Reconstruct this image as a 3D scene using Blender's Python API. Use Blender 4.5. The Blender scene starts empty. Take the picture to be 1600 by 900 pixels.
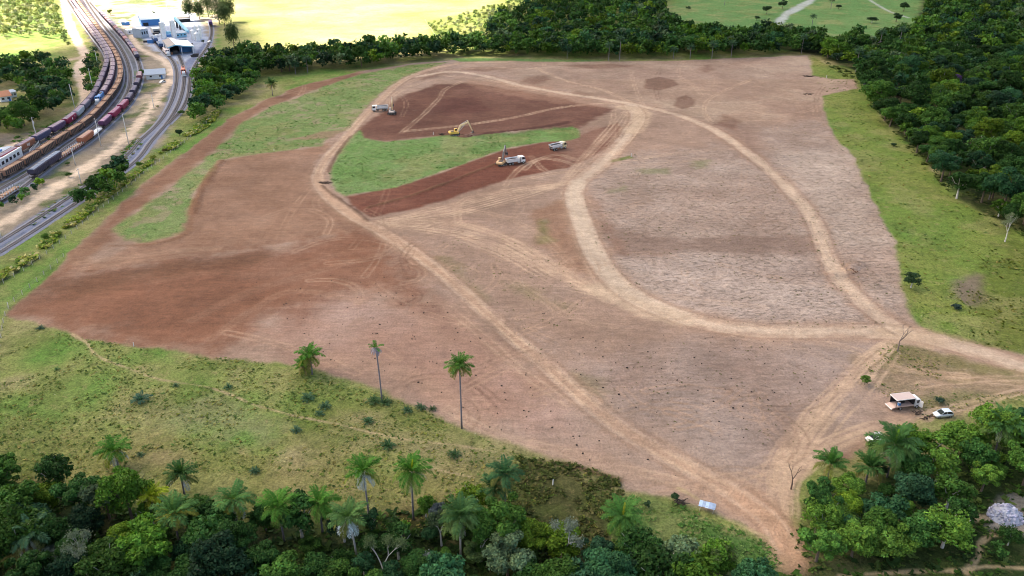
import bpy, math, random
import numpy as np
from mathutils import Vector, Matrix, Euler

random.seed(7)
RNG = np.random.default_rng(7)
SC = bpy.context.scene
COL = SC.collection

# ------------------------------------------------------------------ camera
H = 100.0
PITCH = math.radians(26.4)
F = 1250.0
cam_d = bpy.data.cameras.new('drone_camera')
cam_d.sensor_width = 36.0
cam_d.lens = 36.0 * F / 1600.0
cam_d.clip_start = 1.0
cam_d.clip_end = 20000.0
cam = bpy.data.objects.new('drone_camera', cam_d)
cam.location = (0, 0, H)
cam.rotation_euler = (math.radians(90) - PITCH, 0, 0)
COL.objects.link(cam)
SC.camera = cam

# ------------------------------------------------------------------ light
SUN_EL = math.radians(50)
SUN_AZ = math.radians(-62)          # measured from +Y towards +X
SUNV = Vector((math.sin(SUN_AZ) * math.cos(SUN_EL), math.cos(SUN_AZ) * math.cos(SUN_EL), math.sin(SUN_EL)))
w = bpy.data.worlds.new('World')
SC.world = w
w.use_nodes = True
wn = w.node_tree.nodes
sky = wn.new('ShaderNodeTexSky')
sky.sky_type = 'NISHITA'
sky.sun_disc = False
sky.sun_elevation = SUN_EL
sky.sun_rotation = SUN_AZ
sky.air_density = 1.0
sky.dust_density = 4.0
sky.ozone_density = 1.0
bg = wn['Background']
bg.inputs['Strength'].default_value = 0.08
w.node_tree.links.new(sky.outputs[0], bg.inputs['Color'])
sun_d = bpy.data.lights.new('sun', 'SUN')
sun_d.energy = 5.0
sun_d.angle = math.radians(0.6)
sun_d.color = (1.0, 0.95, 0.87)
sun = bpy.data.objects.new('sun', sun_d)
sun.location = (-300, 200, 600)
sun.rotation_euler = (-SUNV).to_track_quat('-Z', 'Y').to_euler()
COL.objects.link(sun)
VS = SC.view_settings
VS.view_transform = 'Standard'
VS.look = 'None'
VS.gamma = 1.0
VS.exposure = 2.4
VS.use_white_balance = True
VS.white_balance_temperature = 7700
VS.white_balance_tint = 10
SC.cycles.filter_width = 1.0
SC.cycles.max_bounces = 5
SC.cycles.diffuse_bounces = 3
SC.cycles.transparent_max_bounces = 4

# ------------------------------------------------------------------ mapping photo pixel -> ground
CT, ST = math.cos(PITCH), math.sin(PITCH)


def G(px, py, z=0.0):
    x = (px - 800.0) / F
    y = -(py - 450.0) / F
    dy = CT + y * ST
    dz = -ST + y * CT
    t = (H - z) / -dz
    return Vector((x * t, dy * t, z))


def proj(X, Y, Z):
    """world -> photo pixel (numpy friendly)"""
    d = Y * CT - (Z - H) * ST
    u = Y * ST + (Z - H) * CT
    return 800 + F * X / d, 450 - F * u / d


def hgt_for(base, ty):
    """height of a vertical thing on BASE whose top shows at photo row TY"""
    k = (450 - ty) / F
    return (k * base.y * CT - base.y * ST) / (CT + k * ST) + H


def ppm(p):
    return F / (p[1] * CT + H * ST)


def heading(a, b):
    A, B = G(*a), G(*b)
    return math.atan2(B.y - A.y, B.x - A.x)


def lin(r, g, b, k=1.35):
    f = lambda c: ((c / 255 + 0.055) / 1.055) ** 2.4 if c > 10 else c / 255 / 12.92
    return (f(r) / k, f(g) / k, f(b) / k)


# ------------------------------------------------------------------ numpy noise
def vnoise(x, y, seed=0):
    xi = np.floor(x).astype(np.int64)
    yi = np.floor(y).astype(np.int64)
    fx = x - xi
    fy = y - yi
    fx = fx * fx * (3 - 2 * fx)
    fy = fy * fy * (3 - 2 * fy)

    def h(a, b):
        n = (a * 374761393 + b * 668265263 + seed * 974634599) & 0xFFFFFFFF
        n = ((n ^ (n >> 13)) * 1274126177) & 0xFFFFFFFF
        return ((n ^ (n >> 16)) & 0xFFFF) / 65535.0
    return (h(xi, yi) * (1 - fx) + h(xi + 1, yi) * fx) * (1 - fy) + (h(xi, yi + 1) * (1 - fx) + h(xi + 1, yi + 1) * fx) * fy


def fbm(x, y, scale, octv=4, seed=0, gain=0.55):
    s = 0.0
    a = 1.0
    tot = 0.0
    f = 1.0 / scale
    for i in range(octv):
        s = s + a * vnoise(x * f + 17.3 * i, y * f - 9.1 * i, seed + i)
        tot += a
        a *= gain
        f *= 2.03
    return s / tot


def sstep(a, b, x):
    t = np.clip((x - a) / (b - a), 0, 1)
    return t * t * (3 - 2 * t)


def catmull(pts, n=8):
    P = [np.array(p, float) for p in pts]
    P = [2 * P[0] - P[1]] + P + [2 * P[-1] - P[-2]]
    out = []
    for i in range(1, len(P) - 2):
        p0, p1, p2, p3 = P[i - 1:i + 3]
        for k in range(n):
            t = k / n
            out.append(0.5 * ((2 * p1) + (-p0 + p2) * t + (2 * p0 - 5 * p1 + 4 * p2 - p3) * t * t + (-p0 + 3 * p1 - 3 * p2 + p3) * t ** 3))
    out.append(P[-2])
    return np.array(out)


def gpoly(px):
    return np.array([G(*p)[:2] for p in px])


def gline(px, n=8):
    """smooth photo polyline laid on the ground"""
    c = catmull(px, n)
    return np.array([G(a, b)[:2] for a, b in c])


def in_poly(X, Y, poly):
    inside = np.zeros(X.shape, bool)
    n = len(poly)
    for i in range(n):
        x1, y1 = poly[i]
        x2, y2 = poly[(i + 1) % n]
        if y1 == y2:
            continue
        c = ((y1 > Y) != (y2 > Y)) & (X < (x2 - x1) * (Y - y1) / (y2 - y1) + x1)
        inside ^= c
    return inside


def seg_dist(X, Y, line, closed=False):
    D = np.full(X.shape, 1e9)
    n = len(line)
    for i in range(n if closed else n - 1):
        ax, ay = line[i]
        bx, by = line[(i + 1) % n]
        dx, dy = bx - ax, by - ay
        L = dx * dx + dy * dy + 1e-9
        t = np.clip(((X - ax) * dx + (Y - ay) * dy) / L, 0, 1)
        d = (X - ax - t * dx) ** 2 + (Y - ay - t * dy) ** 2
        np.minimum(D, d, out=D)
    return np.sqrt(D)


# ------------------------------------------------------------------ node helpers / materials
class NT:
    def __init__(self, name):
        self.m = bpy.data.materials.new(name)
        self.m.use_nodes = True
        self.t = self.m.node_tree
        self.b = self.t.nodes['Principled BSDF']

    def n(self, typ, **kw):
        nd = self.t.nodes.new(typ)
        for k, v in kw.items():
            setattr(nd, k, v)
        return nd

    def l(self, a, b):
        self.t.links.new(a, b)

    def setin(self, sock, v):
        if hasattr(v, 'is_output'):
            self.l(v, sock)
        else:
            sock.default_value = v

    def math(self, op, a, b=0.0, c=None, clamp=False):
        nd = self.n('ShaderNodeMath', operation=op, use_clamp=clamp)
        self.setin(nd.inputs[0], a)
        self.setin(nd.inputs[1], b)
        if c is not None:
            self.setin(nd.inputs[2], c)
        return nd.outputs[0]

    def noise(self, vec, scale, detail=3, rough=0.55, dist=0.0):
        nd = self.n('ShaderNodeTexNoise')
        self.l(vec, nd.inputs['Vector'])
        nd.inputs['Scale'].default_value = scale
        nd.inputs['Detail'].default_value = detail
        nd.inputs['Roughness'].default_value = rough
        nd.inputs['Distortion'].default_value = dist
        return nd.outputs[0]

    def ramp(self, fac, a, b):
        nd = self.n('ShaderNodeMapRange', interpolation_type='SMOOTHSTEP')
        self.l(fac, nd.inputs[0])
        nd.inputs[1].default_value = a
        nd.inputs[2].default_value = b
        return nd.outputs[0]

    def mix(self, fac, a, b, typ='MIX'):
        nd = self.n('ShaderNodeMix', data_type='RGBA', blend_type=typ)
        self.setin(nd.inputs[0], fac)
        self.setin(nd.inputs[6], a if hasattr(a, 'is_output') else (*a, 1))
        self.setin(nd.inputs[7], b if hasattr(b, 'is_output') else (*b, 1))
        return nd.outputs[2]

    def scale(self, col, f):
        nd = self.n('ShaderNodeVectorMath', operation='SCALE')
        self.l(col, nd.inputs[0])
        self.setin(nd.inputs['Scale'], f)
        return nd.outputs[0]


def mat(name, c, rough=0.7, metal=0.0, var=0.25, sc=1.2, bump=0.0, tint=False, spec=0.3, dirt=None, dirt_amt=0.4):
    """painted / plain surface with mottled wear"""
    T = NT(name)
    tc = T.n('ShaderNodeTexCoord').outputs['Object']
    n1 = T.noise(tc, sc, 5, 0.65)
    n2 = T.noise(tc, sc * 6, 3, 0.6)
    v = T.math('ADD', T.math('MULTIPLY', T.math('SUBTRACT', n1, 0.5), var * 2), T.math('MULTIPLY', T.math('SUBTRACT', n2, 0.5), var))
    v = T.math('ADD', v, 1.0)
    base = T.n('ShaderNodeRGB')
    base.outputs[0].default_value = (*c, 1)
    col = base.outputs[0]
    if tint:
        oi = T.n('ShaderNodeObjectInfo')
        col = T.mix(1.0, col, oi.outputs['Color'], 'MULTIPLY')
    if dirt:
        f = T.math('MULTIPLY', T.ramp(T.noise(tc, sc * 0.7, 4, 0.7), 0.48, 0.68), dirt_amt)
        col = T.mix(f, col, dirt)
    col = T.scale(col, v)
    T.l(col, T.b.inputs['Base Color'])
    T.b.inputs['Roughness'].default_value = rough
    T.b.inputs['Metallic'].default_value = metal
    T.b.inputs['Specular IOR Level'].default_value = spec
    if bump:
        bn = T.n('ShaderNodeBump')
        bn.inputs['Strength'].default_value = bump
        bn.inputs['Distance'].default_value = 0.05
        T.l(n2, bn.inputs['Height'])
        T.l(bn.outputs[0], T.b.inputs['Normal'])
    return T.m


def leaf_mat(name, trans=0.25):
    T = NT(name)
    at = T.n('ShaderNodeAttribute', attribute_name='tint')
    oi = T.n('ShaderNodeObjectInfo')
    col = T.mix(1.0, at.outputs['Color'], oi.outputs['Color'], 'MULTIPLY')
    T.l(col, T.b.inputs['Base Color'])
    T.b.inputs['Roughness'].default_value = 0.55
    T.b.inputs['Specular IOR Level'].default_value = 0.06
    tr = T.n('ShaderNodeBsdfTranslucent')
    T.l(T.mix(1.0, col, (1.0, 1.05, 0.5), 'MULTIPLY'), tr.inputs['Color'])
    ms = T.n('ShaderNodeMixShader')
    ms.inputs[0].default_value = trans
    T.l(T.b.outputs[0], ms.inputs[1])
    T.l(tr.outputs[0], ms.inputs[2])
    T.l(ms.outputs[0], T.t.nodes['Material Output'].inputs['Surface'])
    return T.m


M = {}
M['leaf'] = leaf_mat('leaf')
M['bark'] = mat('bark', (0.13, 0.1, 0.08), 0.9, var=0.5, sc=1.5, bump=0.4)
M['palebark'] = mat('pale_bark', (0.48, 0.46, 0.44), 0.85, var=0.3, sc=1.5, bump=0.3)
M['palmbark'] = mat('palm_bark', (0.19, 0.17, 0.19), 0.9, var=0.45, sc=2.5, bump=0.4)
M['darkwood'] = mat('dark_wood', (0.075, 0.055, 0.045), 0.9, var=0.5, sc=2, bump=0.3)
M['white'] = mat('white_paint', (0.78, 0.79, 0.8), 0.45, var=0.1, dirt=(0.42, 0.33, 0.26), dirt_amt=0.3, spec=0.5)
M['cream'] = mat('cream_paint', (0.72, 0.62, 0.36), 0.45, var=0.12, dirt=(0.4, 0.28, 0.2), dirt_amt=0.3, spec=0.5)
M['yellow'] = mat('machine_yellow', (0.74, 0.47, 0.1), 0.45, var=0.14, dirt=(0.33, 0.22, 0.15), dirt_amt=0.35, spec=0.5)
M['silver'] = mat('silver_paint', (0.62, 0.7, 0.78), 0.28, 0.25, var=0.05, spec=0.6)
M['glass'] = mat('dark_glass', (0.02, 0.025, 0.035), 0.08, var=0.05, spec=0.7)
M['rubber'] = mat('tyre_rubber', (0.025, 0.024, 0.023), 0.9, var=0.3, dirt=(0.16, 0.09, 0.06), dirt_amt=0.5)
M['steel'] = mat('dark_steel', (0.055, 0.055, 0.06), 0.6, 0.3, var=0.3, dirt=(0.14, 0.08, 0.055))
M['hub'] = mat('wheel_hub', (0.5, 0.5, 0.5), 0.5, 0.3, var=0.2)
M['lamp'] = mat('lamp_lens', (0.75, 0.75, 0.72), 0.2, spec=0.6)
M['redlamp'] = mat('red_lens', (0.45, 0.03, 0.02), 0.25, spec=0.6)
M['concrete'] = mat('concrete', (0.48, 0.5, 0.53), 0.85, var=0.2, sc=.6, bump=0.2, dirt=(0.3, 0.28, 0.25))
M['wall'] = mat('white_wall', (0.74, 0.76, 0.78), 0.8, var=0.12, dirt=(0.45, 0.43, 0.4), dirt_amt=0.3)
M['roofgrey'] = mat('grey_roof', (0.4, 0.39, 0.38), 0.6, var=0.2, sc=.5, dirt=(0.28, 0.24, 0.21))
M['roofblue'] = mat('blue_grey_roof', (0.3, 0.37, 0.46), 0.5, var=0.18, sc=.5)
M['blue'] = mat('blue_paint', (0.05, 0.2, 0.48), 0.5, var=0.15)
M['cyan'] = mat('pale_blue_paint', (0.22, 0.5, 0.66), 0.5, var=0.15)
M['tile'] = mat('clay_tile', (0.42, 0.19, 0.11), 0.85, var=0.3, sc=1)
M['dark'] = mat('dark_interior', (0.03, 0.03, 0.035), 0.9)
M['bed_load'] = mat('soil_load', (0.055, 0.035, 0.032), 0.95, var=0.4, bump=0.4)
M['canopy'] = mat('pinkish_canopy', (0.5, 0.4, 0.37), 0.7, var=0.12, sc=.8)
M['pinkwood'] = mat('pinkish_boards', (0.56, 0.42, 0.37), 0.75, var=0.2, sc=2)
M['wagon'] = mat('wagon_paint', (1, 1, 1), 0.65, var=0.2, sc=.7, tint=True, dirt=(0.13, 0.09, 0.075), dirt_amt=0.45)
M['wagonroof'] = mat('wagon_roof', (1, 1, 1), 0.6, var=0.2, sc=.6, tint=True)
M['log'] = mat('brown_cargo', (0.36, 0.23, 0.16), 0.9, var=0.4, sc=1.4, bump=0.4)
M['clod'] = mat('dark_clod', (0.028, 0.02, 0.018), 0.95, var=0.4)
M['soil'] = mat('heaped_soil', (0.16, 0.085, 0.06), 0.95, var=0.4, sc=1.5, bump=0.6)
M['rock'] = mat('blue_grey_rock', (0.33, 0.36, 0.44), 0.85, var=0.35, sc=1.3, bump=0.5, tint=True)
M['zinc'] = mat('corrugated_zinc', (0.34, 0.46, 0.62), 0.45, 0.2, var=0.2, sc=1.5, dirt=(0.36, 0.32, 0.3), dirt_amt=0.3, tint=True)
M['ballast'] = mat('ballast', (0.17, 0.19, 0.25), 0.95, var=0.45, sc=1.1, bump=0.5, dirt=(0.2, 0.17, 0.14), dirt_amt=0.5)
M['rail'] = mat('rail_steel', (0.16, 0.13, 0.12), 0.4, 0.6, var=0.2)
M['sleeper'] = mat('sleeper_wood', (0.13, 0.115, 0.11), 0.9, var=0.3)
M['pole'] = mat('pole_concrete', (0.56, 0.56, 0.57), 0.8, var=0.15)
M['post'] = mat('fence_post', (0.5, 0.46, 0.42), 0.85, var=0.2)
M['wire'] = mat('fence_wire', (0.2, 0.19, 0.19), 0.5, 0.6)
M['letter'] = mat('white_lettering', (0.82, 0.82, 0.82), 0.6, var=0.05)
M['cloud'] = mat('cloud', (0.9, 0.9, 0.92), 1.0, var=0.03, sc=.005)


# ------------------------------------------------------------------ mesh builder
class MB:
    def __init__(self):
        self.v, self.f, self.mi, self.mats = [], [], [], []

    def _m(self, m):
        if m not in self.mats:
            self.mats.append(m)
        return self.mats.index(m)

    def add(self, verts, faces, m):
        o = len(self.v)
        k = self._m(m)
        self.v += [tuple(p) for p in verts]
        for f in faces:
            self.f.append([i + o for i in f])
            self.mi.append(k)
        return self

    def box(self, c, s, m, rz=0.0, ry=0.0, taper=1.0):
        x, y, z = s[0] / 2, s[1] / 2, s[2] / 2
        P = []
        R = Euler((0, ry, rz)).to_matrix()
        for sz in (-1, 1):
            t = taper if sz > 0 else 1
            for sx, sy in ((-1, -1), (1, -1), (1, 1), (-1, 1)):
                P.append(R @ Vector((sx * x * t, sy * y * t, sz * z)) + Vector(c))
        self.add(P, [(3, 2, 1, 0), (4, 5, 6, 7), (0, 1, 5, 4), (1, 2, 6, 5), (2, 3, 7, 6), (3, 0, 4, 7)], m)
        return self

    def tube(self, pts, rad, m, n=6, cap=True):
        pts = [Vector(p) for p in pts]
        if not hasattr(rad, '__len__'):
            rad = [rad] * len(pts)
        V, Fs = [], []
        for i, p in enumerate(pts):
            d = (pts[min(i + 1, len(pts) - 1)] - pts[max(i - 1, 0)]).normalized()
            a = d.orthogonal().normalized()
            if abs(d.z) < 0.98:
                a = d.cross(Vector((0, 0, 1))).normalized()
            else:
                a = Vector((1, 0, 0))
                a = (a - d * a.dot(d)).normalized()
            b = d.cross(a)
            for k in range(n):
                t = 2 * math.pi * k / n
                V.append(p + (a * math.cos(t) + b * math.sin(t)) * rad[i])
        for i in range(len(pts) - 1):
            for k in range(n):
                Fs.append((i * n + k, i * n + (k + 1) % n, (i + 1) * n + (k + 1) % n, (i + 1) * n + k))
        if cap:
            Fs.append(tuple(range(n))[::-1])
            Fs.append(tuple(range((len(pts) - 1) * n, len(pts) * n)))
        self.add(V, Fs, m)
        return self

    def loft(self, secs, m, cap=True):
        """closed cross sections with equal point counts"""
        n = len(secs[0])
        V = [p for s in secs for p in s]
        Fs = []
        for i in range(len(secs) - 1):
            for k in range(n):
                Fs.append((i * n + k, i * n + (k + 1) % n, (i + 1) * n + (k + 1) % n, (i + 1) * n + k))
        if cap:
            Fs.append(tuple(range(n))[::-1])
            Fs.append(tuple(range((len(secs) - 1) * n, len(secs) * n)))
        self.add(V, Fs, m)
        return self

    def prism(self, prof, y0, y1, m):
        """profile in XZ pushed along Y"""
        a = [(x, y0, z) for x, z in prof]
        b = [(x, y1, z) for x, z in prof]
        return self.loft([a, b], m)

    def prismx(self, prof, x0, x1, m):
        """profile in YZ pushed along X"""
        a = [(x0, y, z) for y, z in prof]
        b = [(x1, y, z) for y, z in prof]
        return self.loft([a, b], m)

    def quad(self, a, b, c, d, m):
        return self.add([a, b, c, d], [(0, 1, 2, 3)], m)

    def mesh(self, name, smooth=False):
        me = bpy.data.meshes.new(name)
        me.from_pydata(self.v, [], self.f)
        for m in self.mats:
            me.materials.append(m)
        me.polygons.foreach_set('material_index', self.mi)
        if smooth:
            me.polygons.foreach_set('use_smooth', [True] * len(self.f))
        import bmesh
        bm = bmesh.new()
        bm.from_mesh(me)
        bmesh.ops.recalc_face_normals(bm, faces=bm.faces)
        bm.to_mesh(me)
        bm.free()
        return me


def np_mesh(name, V, Q, m, tint=None, smooth=False):
    me = bpy.data.meshes.new(name)
    V = np.asarray(V, np.float32)
    Q = np.asarray(Q, np.int32)
    k = Q.shape[1]
    me.vertices.add(len(V))
    me.vertices.foreach_set('co', V.ravel())
    me.loops.add(Q.size)
    me.loops.foreach_set('vertex_index', Q.ravel())
    me.polygons.add(len(Q))
    me.polygons.foreach_set('loop_start', np.arange(0, Q.size, k, dtype=np.int32))
    if smooth:
        me.polygons.foreach_set('use_smooth', np.ones(len(Q), bool))
    me.materials.append(m)
    if tint is not None:
        a = me.color_attributes.new('tint', 'FLOAT_COLOR', 'POINT')
        c = np.ones((len(V), 4), np.float32)
        c[:, :3] = tint
        a.data.foreach_set('color', c.ravel())
    me.update(calc_edges=True)
    return me


def tag(o, label=None, cat=None, group=None, kind=None):
    if label:
        o['label'] = label
    if cat:
        o['category'] = cat
    if group:
        o['group'] = group
    if kind:
        o['kind'] = kind
    return o


def thing(name, label, cat, loc=(0, 0, 0), rz=0.0, group=None):
    o = bpy.data.objects.new(name, None)
    o.empty_display_size = 0.3
    COL.objects.link(o)
    o.location = loc
    o.rotation_euler = (0, 0, rz)
    return tag(o, label, cat, group)


def part(name, me, parent=None, loc=(0, 0, 0), rot=(0, 0, 0), color=None, label=None):
    o = bpy.data.objects.new(name, me)
    COL.objects.link(o)
    o.location = loc
    o.rotation_euler = rot
    if parent is not None:
        o.parent = parent
    if color:
        o.color = (*color, 1)
    if label:
        o['label'] = label
    return o


def dup(o, parent=None):
    c = o.copy()
    COL.objects.link(c)
    if parent is not None:
        c.parent = parent
    for ch in list(o.children):
        dup(ch, c)
    return c


ORD = ['first', 'second', 'third', 'fourth', 'fifth', 'sixth', 'seventh', 'eighth', 'ninth', 'tenth', 'eleventh', 'twelfth', 'thirteenth',
       'fourteenth', 'fifteenth', 'sixteenth', 'seventeenth', 'eighteenth', 'nineteenth', 'twentieth', 'twenty-first', 'twenty-second',
       'twenty-third', 'twenty-fourth', 'twenty-fifth', 'twenty-sixth', 'twenty-seventh', 'twenty-eighth', 'twenty-ninth', 'thirtieth',
       'thirty-first', 'thirty-second', 'thirty-third', 'thirty-fourth', 'thirty-fifth', 'thirty-sixth', 'thirty-seventh', 'thirty-eighth',
       'thirty-ninth', 'fortieth'] + ['forty-' + q for q in ('first', 'second', 'third', 'fourth', 'fifth', 'sixth', 'seventh', 'eighth', 'ninth')] + ['fiftieth'] + ['fifty-' + q for q in ('first', 'second', 'third', 'fourth', 'fifth', 'sixth', 'seventh', 'eighth', 'ninth')] + ['sixtieth'] + ['sixty-' + q for q in ('first', 'second', 'third', 'fourth', 'fifth', 'sixth', 'seventh', 'eighth', 'ninth')]

# ================================================================== CLOUD (its shadow covers all but the far left)
LIT = [(-900, 125), (-300, 118), (0, 92), (50, 66), (120, 56), (200, 38), (300, 34), (350, 62), (385, 96), (470, 90), (560, 84), (640, 80), (690, 74), (745, 46), (800, 14), (840, -20), (850, -400), (-900, -400)]


def build_cloud():
    rng = np.random.default_rng(3)
    V, Q = [], []
    off = 0
    alt = 2400.0
    # a lumpy ball
    nu, nv = 9, 6
    base = []
    for j in range(nv + 1):
        for i in range(nu):
            t = math.pi * j / nv
            p = 2 * math.pi * i / nu
            base.append((math.sin(t) * math.cos(p), math.sin(t) * math.sin(p), math.cos(t)))
    base = np.array(base)
    q = []
    for j in range(nv):
        for i in range(nu):
            q.append((j * nu + i, (j + 1) * nu + i, (j + 1) * nu + (i + 1) % nu, j * nu + (i + 1) % nu))
    q = np.array(q)
    lit = gpoly([(min(max(x, -900), 900), max(y, -60)) for x, y in LIT])
    sh = SUNV * (alt / SUNV.z)

    def puff(x, y, r):
        nonlocal off
        n = 1 + 0.18 * rng.standard_normal(len(base))
        b = base * n[:, None]
        V.append(b * np.array([r, r, r * 0.45]) + np.array([x + sh.x, y + sh.y, alt + rng.uniform(0, 60)]))
        Q.append(q + off)
        off += len(base)
    step = 46.0
    for X in np.arange(-620, 820, step):
        for Y in np.arange(-140, 1500, step):
            x = X + rng.uniform(-14, 14)
            y = Y + rng.uniform(-14, 14)
            pt = np.array([x]), np.array([y])
            ins = in_poly(*pt, lit)[0]
            d = seg_dist(*pt, lit, True)[0]
            if Y > 1250 and x < 100:
                continue
            if ins:
                if d < 45 and rng.random() < 0.3:
                    puff(x, y, rng.uniform(8, 15))
                continue
            if d < 22:
                for _ in range(3):
                    puff(x + rng.uniform(-20, 20), y + rng.uniform(-20, 20), rng.uniform(10, 17))
            else:
                puff(x, y, rng.uniform(42, 56))
    me = np_mesh('cloud', np.concatenate(V), np.concatenate(Q), M['cloud'], smooth=True)
    tag(part('cloud', me), kind='structure')


build_cloud()

# ================================================================== GROUND
# photo-traced outlines, laid on the ground plane
P_SOIL = [(10, 492), (45, 462), (78, 432), (130, 376), (175, 332), (225, 285), (290, 238), (345, 195), (400, 162), (470, 134), (560, 112), (650, 98), (740, 92), (850, 94), (950, 96), (1060, 95), (1150, 91), (1262, 86), (1268, 100), (1268, 118), (1300, 124), (1335, 124), (1342, 138), (1285, 150), (1290, 178), (1305, 215), (1335, 250), (1352, 290), (1375, 335), (1395, 375), (1405, 420), (1408, 455), (1425, 495), (1440, 512), (1500, 536), (1560, 548), (1640, 560), (1640, 615), (1560, 618), (1500, 635), (1440, 655), (1390, 668), (1350, 690), (1330, 715), (1290, 725), (1262, 735), (1250, 750), (1238, 780), (1228, 810), (1232, 850), (1228, 862), (1180, 832), (1120, 805), (1050, 775), (1000, 770), (975, 768), (970, 745), (940, 735), (890, 720), (830, 708), (780, 690), (720, 665), (660, 635), (590, 610), (520, 585), (495, 575), (440, 565), (400, 567), (330, 560), (270, 547), (200, 537), (130, 527), (100, 515), (60, 508), (20, 502)]
P_ULG = [(182, 362), (177, 357), (207, 335), (262, 297), (300, 267), (335, 237), (350, 222), (375, 195), (420, 168), (470, 150), (500, 138), (560, 117), (640, 102), (700, 97), (660, 110), (630, 122), (600, 142), (575, 165), (558, 188), (545, 203), (520, 210), (500, 228), (400, 240), (347, 250), (325, 275), (310, 290), (292, 330), (288, 345), (272, 369), (225, 378), (200, 374)]
P_CG = [(517, 288), (514, 270), (528, 240), (544, 217), (562, 204), (568, 216), (600, 222), (640, 218), (700, 211), (740, 212), (800, 209), (850, 203), (895, 198), (905, 204), (903, 215), (880, 220), (845, 222), (790, 232), (740, 250), (680, 272), (620, 292), (560, 303), (540, 306), (524, 298)]
P_RED_N = [(566, 218), (558, 203), (575, 190), (596, 178), (612, 158), (640, 145), (680, 132), (720, 130), (790, 138), (860, 150), (930, 165), (965, 170), (930, 186), (905, 200), (850, 203), (740, 212), (660, 214), (610, 222)]
P_RED_S = [(540, 307), (560, 303), (620, 292), (700, 265), (790, 233), (850, 222), (900, 215), (925, 205), (965, 192), (975, 203), (960, 225), (930, 243), (890, 262), (860, 267), (830, 272), (770, 287), (700, 312), (640, 328), (580, 340), (545, 322)]
P_BROWN_L = [(10, 492), (45, 462), (80, 436), (140, 425), (230, 415), (330, 398), (420, 388), (500, 372), (560, 360), (598, 368), (640, 400), (668, 430), (680, 465), (610, 470), (560, 462), (500, 470), (430, 500), (380, 540), (330, 558), (250, 545), (130, 526), (30, 504)]
P_BLOCK_L = [(345, 250), (400, 241), (500, 229), (515, 222), (490, 270), (495, 300), (540, 335), (600, 360), (500, 372), (400, 388), (250, 412), (130, 425), (180, 395), (225, 378), (272, 369), (290, 335), (310, 290)]
P_STRIP = [(78, 432), (130, 376), (175, 332), (225, 285), (290, 238), (345, 195), (400, 162), (470, 134), (560, 112), (560, 117), (500, 138), (470, 150), (420, 168), (375, 195), (350, 222), (335, 237), (300, 267), (262, 297), (207, 335), (177, 357), (180, 372), (140, 405), (110, 428)]
P_PALE_R = [(905, 285), (935, 262), (985, 240), (1060, 236), (1130, 228), (1180, 245), (1200, 230), (1180, 200), (1290, 185), (1305, 215), (1335, 250), (1352, 290), (1375, 335), (1395, 375), (1405, 420), (1408, 455), (1425, 495), (1400, 515), (1300, 512), (1200, 512), (1120, 503), (1050, 480), (990, 450), (950, 415), (925, 370)]
P_PALE_B = [(975, 395), (1100, 395), (1250, 400), (1290, 440), (1330, 490), (1300, 512), (1180, 508), (1090, 485), (1020, 450)]
P_DARKBAND = [(930, 345), (1020, 368), (1120, 372), (1230, 365), (1275, 370), (1285, 392), (1240, 400), (1120, 398), (1020, 398), (955, 400)]
P_PALE_TR = [(1235, 240), (1330, 225), (1352, 290), (1375, 335), (1395, 375), (1400, 385), (1300, 375), (1270, 320), (1240, 285)]
P_TOP = [(700, 97), (850, 95), (1060, 96), (1262, 88), (1266, 118), (1330, 126), (1285, 150), (1290, 180), (1180, 195), (1100, 190), (1000, 160), (900, 145), (800, 120)]
P_LOW = [(670, 445), (760, 480), (850, 560), (960, 560), (1100, 530), (1250, 535), (1370, 545), (1340, 600), (1240, 690), (1180, 740), (1060, 690), (940, 610), (830, 530), (740, 470)]
P_REDLOW = [(430, 470), (560, 462), (690, 480), (760, 520), (850, 600), (900, 660), (840, 690), (740, 650), (640, 610), (540, 580), (440, 555), (400, 520)]
P_ISLE = [(1372, 548), (1395, 537), (1420, 540), (1450, 548), (1500, 557), (1560, 574), (1610, 582), (1610, 600), (1500, 594), (1440, 588), (1400, 582), (1375, 570)]
P_DRYLOW = [(1350, 560), (1640, 585), (1640, 625), (1500, 640), (1440, 655), (1400, 625), (1365, 610)]
P_RSTRIP = [(1268, 86), (1290, 100), (1330, 108), (1350, 140), (1380, 190), (1440, 250), (1500, 315), (1560, 350), (1640, 375), (1640, 556), (1560, 546), (1500, 532), (1440, 510), (1425, 495), (1408, 455), (1405, 420), (1395, 375), (1375, 335), (1352, 290), (1335, 250), (1305, 215), (1290, 178), (1285, 150), (1268, 110)]
P_MEADOW = [(1030, 60), (1050, 20), (1070, -20), (1200, -60), (1420, -60), (1450, 20), (1430, 60), (1330, 75), (1230, 80), (1120, 75)]
P_SUNFIELD = [(352, 112), (345, 60), (350, 0), (360, -60), (900, -60), (800, 15), (700, 35), (664, 42), (690, 74), (650, 88), (560, 96), (450, 108), (390, 118)]
P_SCRUB = [(664, 34), (740, 18), (830, -20), (900, -60), (1060, -60), (1000, 40), (900, 80), (760, 88), (700, 84)]
P_YARD = [(96, -60), (330, -60), (345, 20), (335, 70), (322, 90), (300, 110), (300, 160), (245, 230), (100, 330), (-80, 440), (-80, 205), (30, 210), (110, 190), (165, 150), (175, 110), (140, 55), (105, 10)]
P_CONC = [(222, 62), (205, 30), (235, 10), (300, 20), (322, 50), (330, 66), (318, 82), (303, 96), (285, 98), (262, 92), (240, 78)]
P_BLAST = [(-80, 425), (-20, 400), (100, 330), (205, 262), (240, 225), (275, 182), (292, 150), (296, 120), (312, 94), (330, 72), (320, 66), (300, 88), (284, 100), (274, 100), (268, 130), (258, 165), (238, 198), (200, 240), (100, 308), (0, 372), (-80, 420)]
P_DARKPASTURE = [(810, 712), (900, 725), (965, 748), (978, 775), (960, 820), (930, 860), (840, 880), (790, 830), (785, 760)]
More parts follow.
